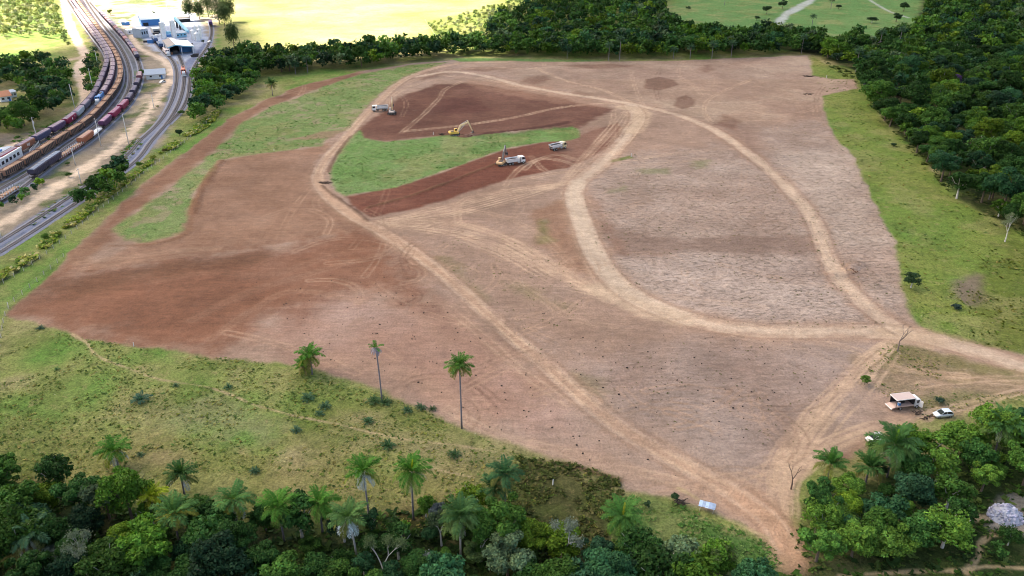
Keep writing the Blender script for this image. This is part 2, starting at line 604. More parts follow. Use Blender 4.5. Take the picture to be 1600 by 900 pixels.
P_SHEDGREEN = [(975, 775), (1010, 772), (1050, 785), (1120, 815), (1190, 845), (1230, 870), (1200, 900), (980, 890), (960, 830)]
P_BR = [(1225, 880), (1245, 800), (1300, 770), (1640, 650), (1750, 760), (1750, 980), (1225, 980)]
P_WOOD_R = [(1275, 84), (1300, 98), (1330, 106), (1350, 140), (1375, 180), (1440, 245), (1500, 310), (1560, 345), (1700, 375), (1800, 375), (1800, -60), (1450, -60), (1430, 62), (1330, 70), (1230, 78)]
P_WOOD_B = [(-60, 760), (60, 760), (150, 790), (230, 800), (330, 800), (600, 800), (700, 795), (790, 800), (850, 840), (960, 850), (1100, 850), (1230, 880), (1260, 1000), (-60, 1000)]


def build_ground():
    # graded sheet: fine where the drone looks, coarse out to the horizon
    ys = [93.0]
    while ys[-1] < 980:
        ys.append(ys[-1] * 1.003)
    near = list(np.linspace(-600, 90, 24))
    far = list(np.geomspace(1010, 9000, 26))
    Yr = np.array(near + ys + far)
    fine = np.linspace(-1.06, 1.06, 760)
    ext = 1.06 + np.geomspace(0.03, 9, 30)
    s = np.concatenate([-ext[::-1], fine, ext])
    wid = 0.64 * (CT * np.maximum(Yr, 93.0) + H * ST)
    X = s[None, :] * wid[:, None]
    Y = np.repeat(Yr[:, None], len(s), 1)
    ny, nx = X.shape
    x = X.ravel()
    y = Y.ravel()
    N = len(x)
    C = np.zeros((N, 3))
    Gm = np.ones(N)      # grass
    K = np.zeros(N)      # plough clutter
    Z = np.zeros(N)
    wob = fbm(x, y, 9.0, 4, 11) - 0.5          # edge wobble
    wob2 = fbm(x, y, 2.2, 3, 31) - 0.5
    big = fbm(x, y, 45.0, 4, 51)
    mid = fbm(x, y, 14.0, 4, 71)

    # ---- pasture
    def tri(a, b, c, f):
        a, b, c = map(np.array, (a, b, c))
        f = np.clip(f, 0, 1)[:, None]
        return np.where(f < 0.5, a + (b - a) * f * 2, b + (c - b) * (f * 2 - 1))
    g0 = tri(lin(100, 138, 64), lin(132, 142, 82), lin(160, 150, 112), (big - 0.5) * 1.6 + (mid - 0.5) * 1.6 + 0.45)
    C[:] = g0

    def blend(m, col, grass=None, clutter=None):
        nonlocal C, Gm, K
        col = np.asarray(col)
        if col.ndim == 1:
            col = np.repeat(col[None], N, 0)
        C = C * (1 - m[:, None]) + col * m[:, None]
        if grass is not None:
            Gm = Gm * (1 - m) + grass * m
        if clutter is not None:
            K = K * (1 - m) + clutter * m

    def pmask(px, soft=1.0, wa=3.0, op=1.0):
        poly = gpoly([(a, max(b, -75)) for a, b in px])
        lo, hi = poly.min(0) - soft - 8, poly.max(0) + soft + 8
        idx = np.where((x > lo[0]) & (x < hi[0]) & (y > lo[1]) & (y < hi[1]))[0]
        m = np.zeros(N)
        if len(idx) == 0:
            return m
        xs, ys_ = x[idx], y[idx]
        d = seg_dist(xs, ys_, poly, True)
        d = np.where(in_poly(xs, ys_, poly), -d, d) + wob[idx] * wa * 2 + wob2[idx] * wa * 0.5
        m[idx] = sstep(soft, -soft, d) * op
        return m

    def lmask(px, width, soft=0.6, wa=0.6, op=1.0, kind=0, off=0.0, raw=False):
        """width in metres.  kind 1: pair of wheel tracks, 0: solid"""
        ln = px if raw else gline(px)
        if off:
            t = np.gradient(ln, axis=0)
            t /= np.linalg.norm(t, axis=1)[:, None] + 1e-9
            ln = ln + np.stack([-t[:, 1], t[:, 0]], 1) * off
        pad = width + soft + 3
        lo, hi = ln.min(0) - pad, ln.max(0) + pad
        idx = np.where((x > lo[0]) & (x < hi[0]) & (y > lo[1]) & (y < hi[1]))[0]
        m = np.zeros(N)
        if len(idx) == 0:
            return m
        d = seg_dist(x[idx], y[idx], ln)
        dd = d + wob[idx] * wa + wob2[idx] * wa
        if kind == 0:
            m[idx] = sstep(width / 2 + soft, width / 2 - soft, dd) * op
        else:
            m[idx] = sstep(0.55, 0.1, np.abs(dd - width / 2)) * op
        return m

    # far / outer ground: same pasture, tree covered hills beyond
    blend(sstep(1000, 1150, y), lin(70, 95, 60))
    blend(pmask(P_SUNFIELD, 3, 3), tri(lin(124, 136, 78), lin(150, 150, 100), lin(168, 160, 118), big * 1.8 - .4), 0.75)
    blend(pmask(P_SCRUB, 4, 5), tri(lin(80, 110, 50), lin(110, 125, 65), lin(130, 135, 80), mid), 1)
    blend(pmask(P_MEADOW, 9, 10), tri(lin(78, 122, 66), lin(94, 136, 76), lin(120, 142, 88), mid * .7 + big * .7 - .2), 1)
    blend(pmask([(1205, 40), (1225, 18), (1262, 0), (1285, -20), (1297, -20), (1270, 4), (1235, 24), (1222, 38)], 2, 2), lin(170, 178, 172), 0.2)
    blend(lmask([(1345, -8), (1372, 8), (1390, 18), (1420, 28)], 3.0, 1, 1), lin(165, 172, 160), .2)
    # ---- railway yard
    blend(pmask(P_YARD, 2.5, 4), tri(lin(120, 118, 116), lin(150, 138, 124), lin(165, 150, 132), mid * 1.4 - .2), 0.2)
    blend(pmask(P_YARD, 2.5, 4) * sstep(0.52, 0.66, fbm(x, y, 16, 4, 91)), lin(96, 108, 72), 0.9)
    blend(pmask(P_CONC, 3, 4), tri(lin(146, 160, 184), lin(170, 182, 204), lin(186, 194, 210), mid), 0)
    blend(pmask(P_BLAST, 1.5, 2), tri(lin(92, 106, 138), lin(116, 128, 158), lin(136, 146, 170), mid), 0)
    corr = [(-40, 288), (60, 240), (120, 202), (165, 160), (185, 125), (186, 100), (168, 70), (150, 45), (118, -4)]
    blend(lmask(corr, 17, 2, 3), tri(lin(58, 55, 68), lin(80, 75, 88), lin(108, 98, 104), mid), 0.1)
    corr2 = [(-40, 325), (60, 270), (130, 222), (180, 182), (205, 145), (212, 115), (200, 80), (178, 48), (150, 12)]
    blend(lmask(corr2, 11, 2, 3), tri(lin(92, 100, 112), lin(114, 120, 132), lin(92, 112, 84), fbm(x, y, 20, 3, 95) * 1.6 - .3), 0.15)
    sand = lin(226, 204, 182)
    blend(lmask([(-60, 390), (0, 352), (60, 310), (120, 270), (180, 230), (220, 190), (245, 152), (262, 130)], 5.5, 2, 5), sand, 0.05)
    blend(lmask([(262, 130), (268, 110), (258, 96), (235, 84), (214, 72), (206, 55), (190, 30)], 5.0, 2, 3), sand, 0.05)
    blend(lmask([(240, 165), (228, 150), (205, 175)], 9, 3, 5, .6), sand, .1)
    road = lin(196, 174, 150)
    blend(lmask([(84, -40), (100, 2), (106, 30), (120, 62), (133, 88), (124, 102), (124, 118), (134, 148), (120, 185), (60, 213), (0, 234), (-60, 258)], 6.0, 1.2, 2), lin(224, 202, 182), 0.05)
    blend(lmask([(133, 88), (118, 92), (100, 95)], 6.0, 2, 2), road, 0.05)
    # trees' floor, darkened: shade between the crowns put into its colour
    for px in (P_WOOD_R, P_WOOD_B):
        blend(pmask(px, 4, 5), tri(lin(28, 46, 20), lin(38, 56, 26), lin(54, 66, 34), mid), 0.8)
    blend(pmask(P_BR, 3, 4), tri(lin(36, 58, 26), lin(50, 70, 34), lin(84, 90, 56), mid), 0.9)  # thicket floor also carries the shade under its trees in its colour
    # right grass strip
    blend(pmask(P_RSTRIP, 1.5, 2), tri(lin(92, 134, 60), lin(116, 136, 64), lin(140, 140, 82), (y < 330) * -.12 + big * .8 + mid * .8 - .25), 1)
    blend(pmask([(1490, 440), (1530, 430), (1540, 470), (1515, 480), (1498, 468)], 2, 3), lin(128, 116, 100), 0.1)
    blend(pmask([(1560, 380), (1640, 380), (1640, 560), (1540, 545), (1520, 480)], 4, 5, .5), lin(92, 96, 40), 1)
    # lower pasture accents
    blend(pmask(P_DARKPASTURE, 3, 5), tri(lin(62, 70, 38), lin(82, 84, 50), lin(104, 104, 68), mid), 1)
    blend(pmask(P_SHEDGREEN, 2, 3), tri(lin(62, 112, 48), lin(82, 118, 60), lin(100, 120, 72), mid), 1)
    blend(pmask([(-40, 650), (200, 660), (420, 690), (620, 720), (780, 712), (800, 790), (600, 800), (300, 790), (100, 760), (-40, 740)], 6, 10, .5), tri(lin(112, 118, 62), lin(134, 122, 78), lin(128, 112, 72), big), 1)
    blend(pmask([(420, 640), (560, 600), (650, 640), (760, 680), (800, 715), (700, 740), (560, 760), (450, 720)], 5, 8, .5), tri(lin(96, 112, 50), lin(112, 118, 62), lin(128, 122, 80), mid), 1)
    blend(pmask([(180, 640), (330, 620), (440, 650), (430, 700), (300, 690)], 5, 8, .5), lin(150, 142, 112), .8)
    blend(pmask([(560, 690), (700, 688), (800, 712), (790, 725), (640, 712)], 3, 5, .5), lin(140, 126, 104), .6)

    # ---- the cleared field
    soil = pmask(P_SOIL, 1.0, 1.7)
    base = tri(lin(148, 122, 106), lin(166, 140, 124), lin(174, 152, 138), big * 1.3 - .15 + (mid - .5) * .6)
    blend(soil, base, 0.0, 0.25)
    blend(pmask(P_TOP, 5, 6) * soil, tri(lin(146, 118, 104), lin(166, 140, 122), lin(180, 158, 138), big + (mid - .5) * .8), 0.0, 0.4)
    blend(pmask(P_BLOCK_L, 2, 3) * soil, tri(lin(138, 104, 84), lin(152, 118, 98), lin(160, 128, 110), mid), 0.0, 0.22)
    blend(pmask(P_STRIP, 3.0, 4.0) * soil, tri(lin(126, 90, 72), lin(142, 106, 86), lin(146, 116, 94), mid), 0.0, 0.15)
    blend(pmask(P_REDLOW, 8, 8, .9) * soil, tri(lin(152, 116, 98), lin(168, 134, 118), lin(174, 146, 134), mid + (big - .5)), 0.0, 0.1)
    blend(pmask(P_BROWN_L, 9, 9, .92) * soil, tri(lin(112, 74, 56), lin(136, 92, 70), lin(148, 108, 88), big * .8 + mid * .7 - .22), 0.0, 0.08)
    blend(pmask([(60, 440), (300, 405), (420, 390), (430, 402), (250, 432), (100, 470)], 4, 5, .6) * soil, lin(112, 80, 60), 0, .2)
    blend(pmask(P_LOW, 8, 8, .9) * soil, tri(lin(142, 118, 106), lin(164, 144, 134), lin(172, 156, 148), mid * .8 + big * .5 - .15), 0.0, 0.42)
    blend(pmask(P_PALE_R, 7, 7, .92) * soil, tri(lin(154, 130, 116), lin(176, 155, 142), lin(192, 174, 162), mid * .9 + big * .5 - .2), 0.0, 1.0)
    blend(pmask(P_PALE_B, 5, 6, .6) * soil, tri(lin(160, 138, 126), lin(182, 164, 154), lin(196, 180, 170), mid), 0.0, 1.0)
    blend(pmask(P_PALE_TR, 6, 7, .65) * soil, tri(lin(176, 156, 142), lin(192, 174, 160), lin(206, 188, 174), mid), 0.0, 1.0)
    blend(pmask(P_DARKBAND, 3, 5, .75) * soil, lin(138, 114, 102), 0.0, 0.25)
    blend(pmask([(1120, 195), (1180, 190), (1190, 240), (1230, 280), (1180, 260), (1140, 225)], 5, 6, .6) * soil, lin(140, 114, 102), 0, .4)
    blend(pmask([(905, 290), (935, 345), (960, 385), (975, 395), (945, 330), (925, 300)], 3, 4, .5) * soil, lin(150, 112, 92), 0, .1)
    blend(pmask([(830, 330), (885, 310), (900, 370), (930, 430), (880, 420), (850, 380)], 3, 4, .7) * soil, lin(146, 108, 84), 0, .3)
    blend(pmask([(610, 160), (700, 140), (760, 150), (720, 190), (600, 205), (575, 200)], 6, 6, .6) * soil, lin(122, 78, 60), 0, 0)
    blend(pmask(P_RED_N, 2.5, 3.5, .95), tri(lin(90, 58, 50), lin(110, 74, 62), lin(132, 94, 80), mid * .9 + big * .4 - .15), 0.0, 0.12)
    blend(pmask([(690, 155), (740, 150), (760, 170), (700, 180), (680, 170)], 5, 6, .6), lin(96, 58, 52), 0, 0)
    blend(pmask([(720, 122), (850, 135), (935, 158), (960, 170), (860, 160), (760, 142)], 4, 6, .55) * soil, lin(158, 122, 102), 0, .2)
    blend(pmask(P_RED_S, 1.2, 1.6, .97), tri(lin(98, 56, 46), lin(116, 70, 56), lin(134, 90, 74), mid * .9 + big * .4 - .15), 0.0, 0.1)
    blend(pmask([(860, 226), (930, 200), (975, 200), (940, 240), (880, 262)], 5, 5, .7) * soil, lin(150, 116, 100), 0, .2)
    # spread soil patches near the far edge
    for pp in ([(1052, 165), (1058, 152), (1072, 148), (1088, 156), (1084, 166), (1066, 170)], [(1005, 138), (1008, 124), (1030, 120), (1050, 124), (1062, 132), (1030, 142)]):
        blend(pmask(pp, 1.2, 1.2, .8), lin(122, 92, 78), 0, .2)
    for pp in ([(815, 128), (822, 119), (850, 118), (862, 124), (835, 132)], [(700, 108), (760, 104), (800, 106), (760, 112)], [(865, 102), (960, 100), (1000, 103), (930, 108)], [(900, 142), (925, 146), (915, 152), (890, 148)], [(1090, 108), (1105, 102), (1118, 108), (1105, 114)], [(1130, 178), (1160, 190), (1150, 205), (1120, 195)], [(640, 120), (680, 112), (700, 116), (660, 126)]):
        blend(pmask(pp, 2.5, 2.5, .6), lin(124, 90, 74), 0, .2)
    # grass islands left standing
    rag = 1 - .5 * sstep(.56, .7, fbm(x, y, 5, 4, 161))
    blend(pmask(P_ULG, 1.6, 2.2) * rag, tri(lin(100, 134, 72), lin(122, 144, 88), lin(142, 148, 106), mid * .8 + big * .7 - .3), 1.0, 0)
    blend(pmask([(462, 216), (500, 206), (540, 203), (520, 216), (480, 219)], 1.5, 2, .8), lin(148, 120, 100), .1)
    blend(pmask(P_CG, 1.2, 1.5) * (1 - (1 - rag) * .22), tri(lin(94, 134, 68), lin(112, 146, 84), lin(132, 150, 102), mid * .9 + big * .6 - .3), 1.0, 0)
    blend(pmask([(700, 91), (760, 91), (860, 93), (960, 95), (900, 97), (800, 95.5), (720, 96.5)], 1.5, 1), lin(96, 132, 78), 1, 0)
    blend(pmask(P_ISLE, 1.5, 3, .85), tri(lin(98, 108, 58), lin(122, 118, 72), lin(136, 120, 88), mid * 1.2 - .1), 0.8, .2)
    blend(pmask(P_DRYLOW, 3, 6, .7), tri(lin(128, 122, 88), lin(156, 134, 108), lin(160, 136, 112), mid * 1.4 - .1), .3, .5)
    blend(pmask([(1445, 625), (1500, 618), (1560, 612), (1560, 622), (1490, 634), (1440, 648)], 2, 3, .7), lin(116, 118, 78), .7, .2)
    blend(pmask([(950, 250), (985, 243), (990, 247), (955, 254)], .6, 1), lin(110, 120, 66), .7)
    for pp in ([(948, 296), (975, 292), (978, 298), (952, 301)], [(1000, 266), (1045, 262), (1045, 272), (1005, 272)], [(845, 348), (850, 346), (857, 375), (850, 378)], [(1085, 252), (1108, 250), (1106, 262), (1086, 264)]):
        blend(pmask(pp, 2.6, 3.0, .5), lin(104, 122, 62), .5, .7)
    for pp in ([(690, 405), (730, 430), (760, 470), (720, 440)], [(780, 440), (840, 450), (880, 480), (820, 470)], [(895, 580), (940, 610), (950, 640), (915, 610)]):
        blend(pmask(pp, 3, 5, .5), lin(120, 116, 76), .3, .8)

    # ---- wheel tracks and dirt roads
    pale = np.array(lin(206, 178, 152))
    pale2 = np.array(lin(190, 158, 134))
    dusty = np.array(lin(178, 146, 124))
    tn = np.clip(2.6 * (fbm(x, y, 7, 3, 111) - .2), .12, 1.15)
    R1 = [(1232, 862), (1205, 815), (1150, 772), (1090, 738), (1030, 705), (960, 662), (900, 612), (850, 567), (800, 525), (750, 480), (700, 435), (650, 397), (600, 364), (560, 342), (525, 318), (503, 295), (496, 275), (508, 250), (535, 220), (560, 190), (590, 160), (620, 132), (660, 112), (720, 99), (800, 96)]
    R2 = [(1640, 582), (1560, 560), (1500, 541), (1440, 525), (1390, 519), (1300, 517), (1200, 517), (1120, 508), (1050, 490), (990, 462), (950, 427), (925, 387), (907, 340), (897, 305), (905, 284), (935, 260), (960, 235), (985, 205), (997, 182), (985, 164)]
    R3 = [(1420, 522), (1370, 490), (1322, 447), (1294, 402), (1272, 345), (1237, 300), (1196, 260), (1150, 225), (1110, 200), (1060, 180), (1000, 165), (930, 153), (870, 144), (810, 132), (750, 117), (700, 112), (650, 120)]

    def trk(px, width, col, op, soft=.8, wa=.8, kind=0, off=0):
        blend(np.clip(lmask(px, width, soft, wa, op, kind, off) * (tn if kind else 1), 0, 1), col, 0.0, 0.05)
    # verge dust
    trk(R1, 6.5, dusty, .45, 2, 3)
    trk(R2, 9.5, pale2, .55, 2, 3)
    trk(R3, 7.5, dusty, .55, 2, 3)
    # minor tracks
    minor = [
        ([(595, 345), (660, 331), (740, 313), (800, 297), (870, 288), (905, 284)], 5, .5),
        ([(598, 349), (680, 346), (740, 354), (800, 377), (860, 411), (930, 450), (990, 472)], 6, .62),
        ([(610, 352), (700, 364), (760, 381), (830, 410), (900, 442), (960, 466)], 4, .5),
        ([(640, 340), (720, 330), (790, 340), (850, 372), (890, 410)], 3, .35),
        ([(715, 345), (716, 322), (735, 308), (790, 297)], 2.4, .4),
        ([(680, 345), (760, 360), (830, 390), (930, 452)], 3, .4),
        ([(634, 205), (720, 196), (800, 184), (870, 169), (935, 162), (985, 164)], 3.2, .6),
        ([(628, 207), (660, 180), (685, 155), (695, 140), (720, 128)], 2.4, .4),
        ([(603, 170), (612, 152), (640, 135), (690, 122)], 3.0, .45),
        ([(640, 128), (690, 112), (760, 106), (840, 108)], 4.5, .45),
        ([(690, 118), (760, 124), (830, 140), (900, 150), (985, 162)], 5, .6),
        ([(838, 106), (858, 116), (890, 128), (940, 140), (985, 160)], 3.0, .75),
        ([(850, 100), (852, 112), (880, 124)], 2.2, .4),
        ([(985, 110), (992, 135), (1003, 160), (1008, 170)], 2.4, .35),
        ([(1110, 190), (1100, 175), (1108, 155), (1140, 138), (1172, 125)], 2.6, .5),
        ([(1062, 120), (1080, 130), (1098, 150)], 2.4, .3),
        ([(960, 172), (955, 195), (930, 225), (900, 260), (880, 285)], 3.0, .4),
        ([(1000, 178), (990, 210), (960, 240)], 3.0, .4),
        ([(880, 300), (890, 330), (905, 380), (935, 440)], 2.0, .45),
        ([(790, 290), (800, 275), (820, 258), (850, 248), (890, 255), (905, 270)], 2.4, .5),
        ([(820, 265), (835, 252), (870, 242), (900, 250)], 2.0, .45),
        ([(800, 285), (860, 272), (905, 266)], 2.6, .5),
        ([(830, 245), (845, 262), (858, 270)], 2.0, .35),
        ([(920, 265), (1000, 248), (1090, 236), (1150, 232)], 3.0, .4),
        ([(935, 262), (1010, 258), (1100, 248)], 2.2, .3),
        ([(520, 560), (650, 590), (720, 640), (800, 690), (900, 716), (1000, 742), (1090, 765), (1190, 815)], 6, .45),
        ([(700, 640), (780, 680), (860, 700), (960, 728), (1060, 752)], 4, .4),
        ([(1222, 830), (1215, 760), (1232, 700), (1275, 645), (1325, 595), (1365, 558), (1400, 528)], 3.4, .5),
        ([(1232, 800), (1232, 740), (1258, 685), (1300, 630), (1345, 575), (1385, 540)], 3.0, .42),
        ([(1190, 770), (1210, 715), (1260, 650), (1320, 590), (1350, 560)], 2.6, .35),
        ([(1225, 760), (1260, 715), (1340, 680), (1420, 655), (1500, 635), (1600, 610)], 3.4, .5),
        ([(1215, 730), (1280, 695), (1360, 665), (1440, 645)], 2.6, .35),
        ([(1060, 720), (1130, 745), (1190, 735), (1240, 700), (1290, 650)], 2.6, .4),
        ([(1030, 690), (1100, 735), (1160, 752), (1220, 740)], 2.2, .3),
        ([(1250, 530), (1330, 545), (1400, 570), (1500, 590), (1600, 600)], 2.6, .4),
        ([(1150, 525), (1250, 545), (1340, 580), (1360, 590)], 2.2, .3),
        ([(1400, 575), (1460, 583), (1510, 587)], 2.0, .6),
        ([(1440, 600), (1540, 592), (1640, 590)], 3, .4),
        ([(120, 412), (200, 402), (280, 392), (340, 388)], 3.2, .5),
        ([(130, 420), (220, 408), (300, 398)], 2.0, .4),
        ([(240, 440), (330, 425), (420, 430), (520, 400), (600, 385)], 4, .12),
        ([(300, 500), (380, 460), (480, 430), (600, 395)], 4, .2),
        ([(330, 530), (400, 480), (460, 455), (560, 470)], 3, .25),
        ([(560, 470), (610, 480), (660, 500), (700, 540)], 3, .25),
        ([(700, 480), (760, 530), (830, 590), (900, 640)], 4, .35),
        ([(560, 500), (540, 520), (500, 540)], 2.5, .25),
        ([(790, 430), (850, 470), (900, 500), (960, 510)], 3, .2),
        ([(1000, 455), (1100, 470), (1190, 480)], 3, .2),
    ]
    for px, wd, op in minor:
        trk(px, wd, pale2, op * .45, 1.0, 1.2)
        trk(px, 1.9, pale if px[0][0] > 560 else dusty, op * (1 if px[0][0] > 560 else .5), kind=1, wa=.5)
    for k, (dx, dy) in enumerate([(0, 0), (6, 9), (-8, 5), (14, 16), (-4, 18)]):
        trk([(600 + dx, 346 + dy * .3), (700 + dx, 350 + dy), (790 + dx, 372 + dy * 1.5), (880 + dx, 425 + dy * 1.2), (950, 462)], 1.9, pale, .6, kind=1, wa=.5)
        trk([(610 + dx, 343 + dy * .2), (700 + dx, 325 + dy * .6), (800 + dx, 300 + dy * .6), (890, 285)], 1.9, pale, .6, kind=1, wa=.5)
        trk([(1225 + dx, 810), (1222 + dx * 1.5, 735 + dy), (1275 + dx * 2, 650 + dy), (1330 + dx * 2, 590 + dy), (1385 + dx, 535 + dy)], 1.9, pale, .55, kind=1, wa=.5)
        trk([(1215, 745 + dy), (1280 + dx, 698 + dy), (1350 + dx, 668 + dy * .8), (1450, 645 + dy * .4)], 1.9, pale, .45, kind=1, wa=.5)
        trk([(985, 165), (962 + dx, 195 + dy * .4), (925 + dx, 235 + dy * .5), (885 + dx, 285)], 1.9, pale, .25, kind=1, wa=.5)
    # main roads
    trk(R1, 2.6, pale2, .65, 1.4, 1.5)
    trk(R1, 2.0, pale, .75, kind=1, wa=.4)
    trk(R1[11:17], 5.0, pale2, .8, 1.4, 1.8)
    trk(R2, 4.4, np.array(lin(204, 182, 162)), .9, 1.9, 2.2)
    trk(R2[8:15], 6.0, np.array(lin(204, 184, 164)), .85, 1.2, 1.2)
    trk(R2, 2.4, np.array(lin(216, 192, 166)), .35, kind=1, wa=.8)
    trk(R3, 3.2, np.array(lin(204, 181, 160)), .85, 1.5, 1.8)
    trk(R3, 2.0, np.array(lin(216, 190, 164)), .4, kind=1, wa=.6)
    trk([(975, 168), (1000, 172), (1000, 190), (985, 205)], 9, np.array(lin(200, 174, 148)), .75, 2, 2)
    trk([(940, 452), (1000, 480), (1060, 497)], 8, np.array(lin(200, 176, 152)), .75, 2, 2)
    trk([(1395, 520), (1430, 524), (1450, 530)], 9, np.array(lin(198, 172, 146)), .75, 2, 2)
    trk([(1170, 785), (1222, 832), (1235, 870)], 7, np.array(lin(190, 154, 128)), .8, 2, 2)
    for ln, hw in ((R2, 3.0), (R3, 2.2), (R1, 1.9)):
        for s_ in (-1, 1):
            trk(ln, .6, np.array(lin(214, 192, 172)), .32, .4, 1.2, 0, s_ * hw)
            trk(ln, .8, np.array(lin(132, 104, 88)), .3, .5, 1.2, 0, s_ * (hw + 1.1))
    # stray machine tracks criss-crossing the field
    rs = np.random.default_rng(5)
    for k in range(150):
        cx, cy = rs.uniform(430, 1320), rs.uniform(110, 760)
        if not in_poly(np.array([cx]), np.array([cy]), np.array(P_SOIL, float))[0]:
            continue
        if in_poly(np.array([cx]), np.array([cy]), np.array(P_PALE_R, float))[0] and rs.random() < .6:
            continue
        if any(in_poly(np.array([cx]), np.array([cy]), np.array(q_, float))[0] for q_ in (P_RED_N, P_CG, P_RED_S)):
            continue
        a_, ln_, cv = rs.uniform(0, 3.14), rs.uniform(30, 130), rs.uniform(-.9, .9)
        pp = []
        for t_ in np.linspace(-1, 1, 5):
            aa = a_ + cv * t_
            pp.append((cx + math.cos(aa) * ln_ * t_, cy + math.sin(aa) * ln_ * t_ * .45))
        cc = pale2 if rs.random() < .7 else np.array(lin(120, 92, 78))
        inside_ = in_poly(x, y, gpoly(P_SOIL)) if k == 0 else inside_
        mk = np.clip(lmask(pp, 1.9, .5, .35, rs.uniform(.2, .5), 1) * tn, 0, 1) * inside_ * (1 - Gm)
        blend(mk, cc, 0.0, None)
    # footpaths in the grass
    fp = np.array(lin(186, 166, 130))
    for px, wd in (([(112, 521), (135, 535), (152, 556), (200, 575), (250, 593), (330, 606), (400, 633), (460, 649), (530, 664), (580, 676), (640, 688), (700, 694), (740, 700), (775, 706)], .55), ([(1600, 625), (1560, 620), (1520, 628), (1480, 640)], .7), ([(1060, 762), (1095, 782), (1120, 800), (1150, 818), (1200, 840)], .6), ([(1310, 900), (1440, 893), (1500, 892), (1540, 885), (1600, 888)], .7), ([(1510, 895), (1530, 868), (1532, 850), (1545, 838), (1570, 830)], 1.0), ([(1510, 808), (1545, 812), (1600, 828)], 2.2), ([(650, 730), (700, 738), (740, 746)], .5), ([(1365, 495), (1570, 510), (1610, 535)], .0)):
        if wd:
            trk(px, wd, fp, .85, .35, .5)
    blend(pmask([(1540, 830), (1560, 775), (1590, 770), (1660, 780), (1660, 838), (1600, 832), (1560, 825)], 1, 1.5, .85), lin(150, 146, 140), 0)
    # scorch, spoil and cut edges (darker, damp soil)
    dark = lin(74, 46, 38)
    trk([(746, 212), (790, 206), (840, 200), (885, 192)], 5, np.array(lin(78, 48, 42)), .8, 1.5, 2)
    trk([(503, 290), (520, 305), (545, 322), (575, 345)], 1.6, np.array(dark), .7, .7, 1)
    trk([(513, 268), (528, 238), (548, 212)], 1.6, np.array(lin(104, 72, 58)), .7, .6, .8)
    trk([(575, 325), (640, 307), (700, 285), (760, 262), (800, 250)], 1.8, np.array(lin(104, 78, 56)), .6, .7, 1.2)
    trk([(300, 335), (318, 290), (345, 252)], 3.0, np.array(lin(132, 94, 70)), .7, 1, 2)
    trk([(170, 385), (240, 382), (290, 366), (300, 340)], 1.6, np.array(lin(136, 100, 76)), .6, .8, 1.2)
    trk([(880, 725), (930, 738), (968, 750)], 1.2, np.array(lin(96, 70, 50)), .7, .6, .8)
    blend(pmask([(1090, 690), (1140, 700), (1150, 712), (1110, 722)], 2, 2, .0), dark, 0)
    blend(pmask([(1290, 712), (1345, 695), (1350, 680), (1330, 722), (1300, 728)], 2, 2, .6), lin(120, 82, 62), 0, .1)
    # damp and dry mottling of the bare soil, dry patches in the grass
    mot = 1 + .34 * (fbm(x, y, 22, 4, 171) - .5) + .3 * (fbm(x, y, 5.5, 3, 175) - .5)
    C *= (1 - (1 - Gm) * (1 - mot))[:, None]
    dry = sstep(.52, .68, fbm(x, y, 13, 5, 181)) * Gm * .45 * (y < 900)
    C = C * (1 - dry[:, None]) + np.array(lin(148, 144, 96)) * dry[:, None]
    oli = sstep(.54, .68, fbm(x, y, 8, 4, 185)) * Gm * .35 * (y < 900)
    C = C * (1 - oli[:, None]) + np.array(lin(88, 104, 50)) * oli[:, None]
    C *= 1 + (1 - Gm)[:, None] * (y < 480)[:, None] * np.array([.02, .0, -.04])
    # dust greys the bare ground a little
    lum = (C @ np.array([.3, .55, .15]))[:, None]
    C += (1 - Gm)[:, None] * 0.05 * (lum - C)
    # relief
    rough = fbm(x, y, 1.6, 3, 131) - .5
    Z += rough * (0.14 + 0.22 * Gm) + (mid - .5) * 0.35
    for px, wd, hgt in (([(575, 325), (640, 307), (700, 285), (760, 262), (800, 250)], 2.0, .45), ([(300, 335), (318, 290), (345, 252)], 3.0, .5), ([(170, 385), (240, 382), (290, 366)], 2.0, .35), ([(746, 214), (790, 209), (840, 203), (890, 197)], 2.2, .8), ([(503, 290), (520, 305), (545, 322), (575, 345)], 1.5, .4), ([(1300, 430), (1322, 425), (1340, 412)], 3.2, .7)):
        Z += lmask(px, wd, 1.2, 1.0) * (0.5 + fbm(x, y, 1.5, 2, 141)) * hgt
    Z -= (lmask(R1, 4, 1, .4) + lmask(R2, 6, 1, .4) + lmask(R3, 5, 1, .4)) * 0.12
    Z *= sstep(1100, 900, y)
    # keep building and rail ground level
    Z *= 1 - 0.85 * np.clip(pmask(P_YARD, 3, 1), 0, 1)

    idx = np.arange(N).reshape(ny, nx)
    Q = np.stack([idx[:-1, :-1], idx[:-1, 1:], idx[1:, 1:], idx[1:, :-1]], -1).reshape(-1, 4)
    T = NT('ground')
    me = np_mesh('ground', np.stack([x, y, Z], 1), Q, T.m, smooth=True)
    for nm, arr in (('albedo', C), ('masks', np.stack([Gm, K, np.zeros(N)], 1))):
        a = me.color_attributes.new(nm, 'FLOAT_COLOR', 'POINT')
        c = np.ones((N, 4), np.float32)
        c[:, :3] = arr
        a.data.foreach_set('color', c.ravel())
    # ---- shader
    pos = T.n('ShaderNodeTexCoord').outputs['Object']
    alb = T.n('ShaderNodeAttribute', attribute_name='albedo').outputs['Color']
    sep = T.n('ShaderNodeSeparateColor')
    T.l(T.n('ShaderNodeAttribute', attribute_name='masks').outputs['Color'], sep.inputs[0])
    gr, cl = sep.outputs[0], sep.outputs[1]
    nF = T.noise(pos, 1.9, 5, 0.68)
    nM = T.noise(pos, 0.45, 4, 0.6)
    v = T.math('MULTIPLY', T.math('SUBTRACT', nF, 0.5), T.math('MULTIPLY_ADD', gr, 1.1, 1.0))
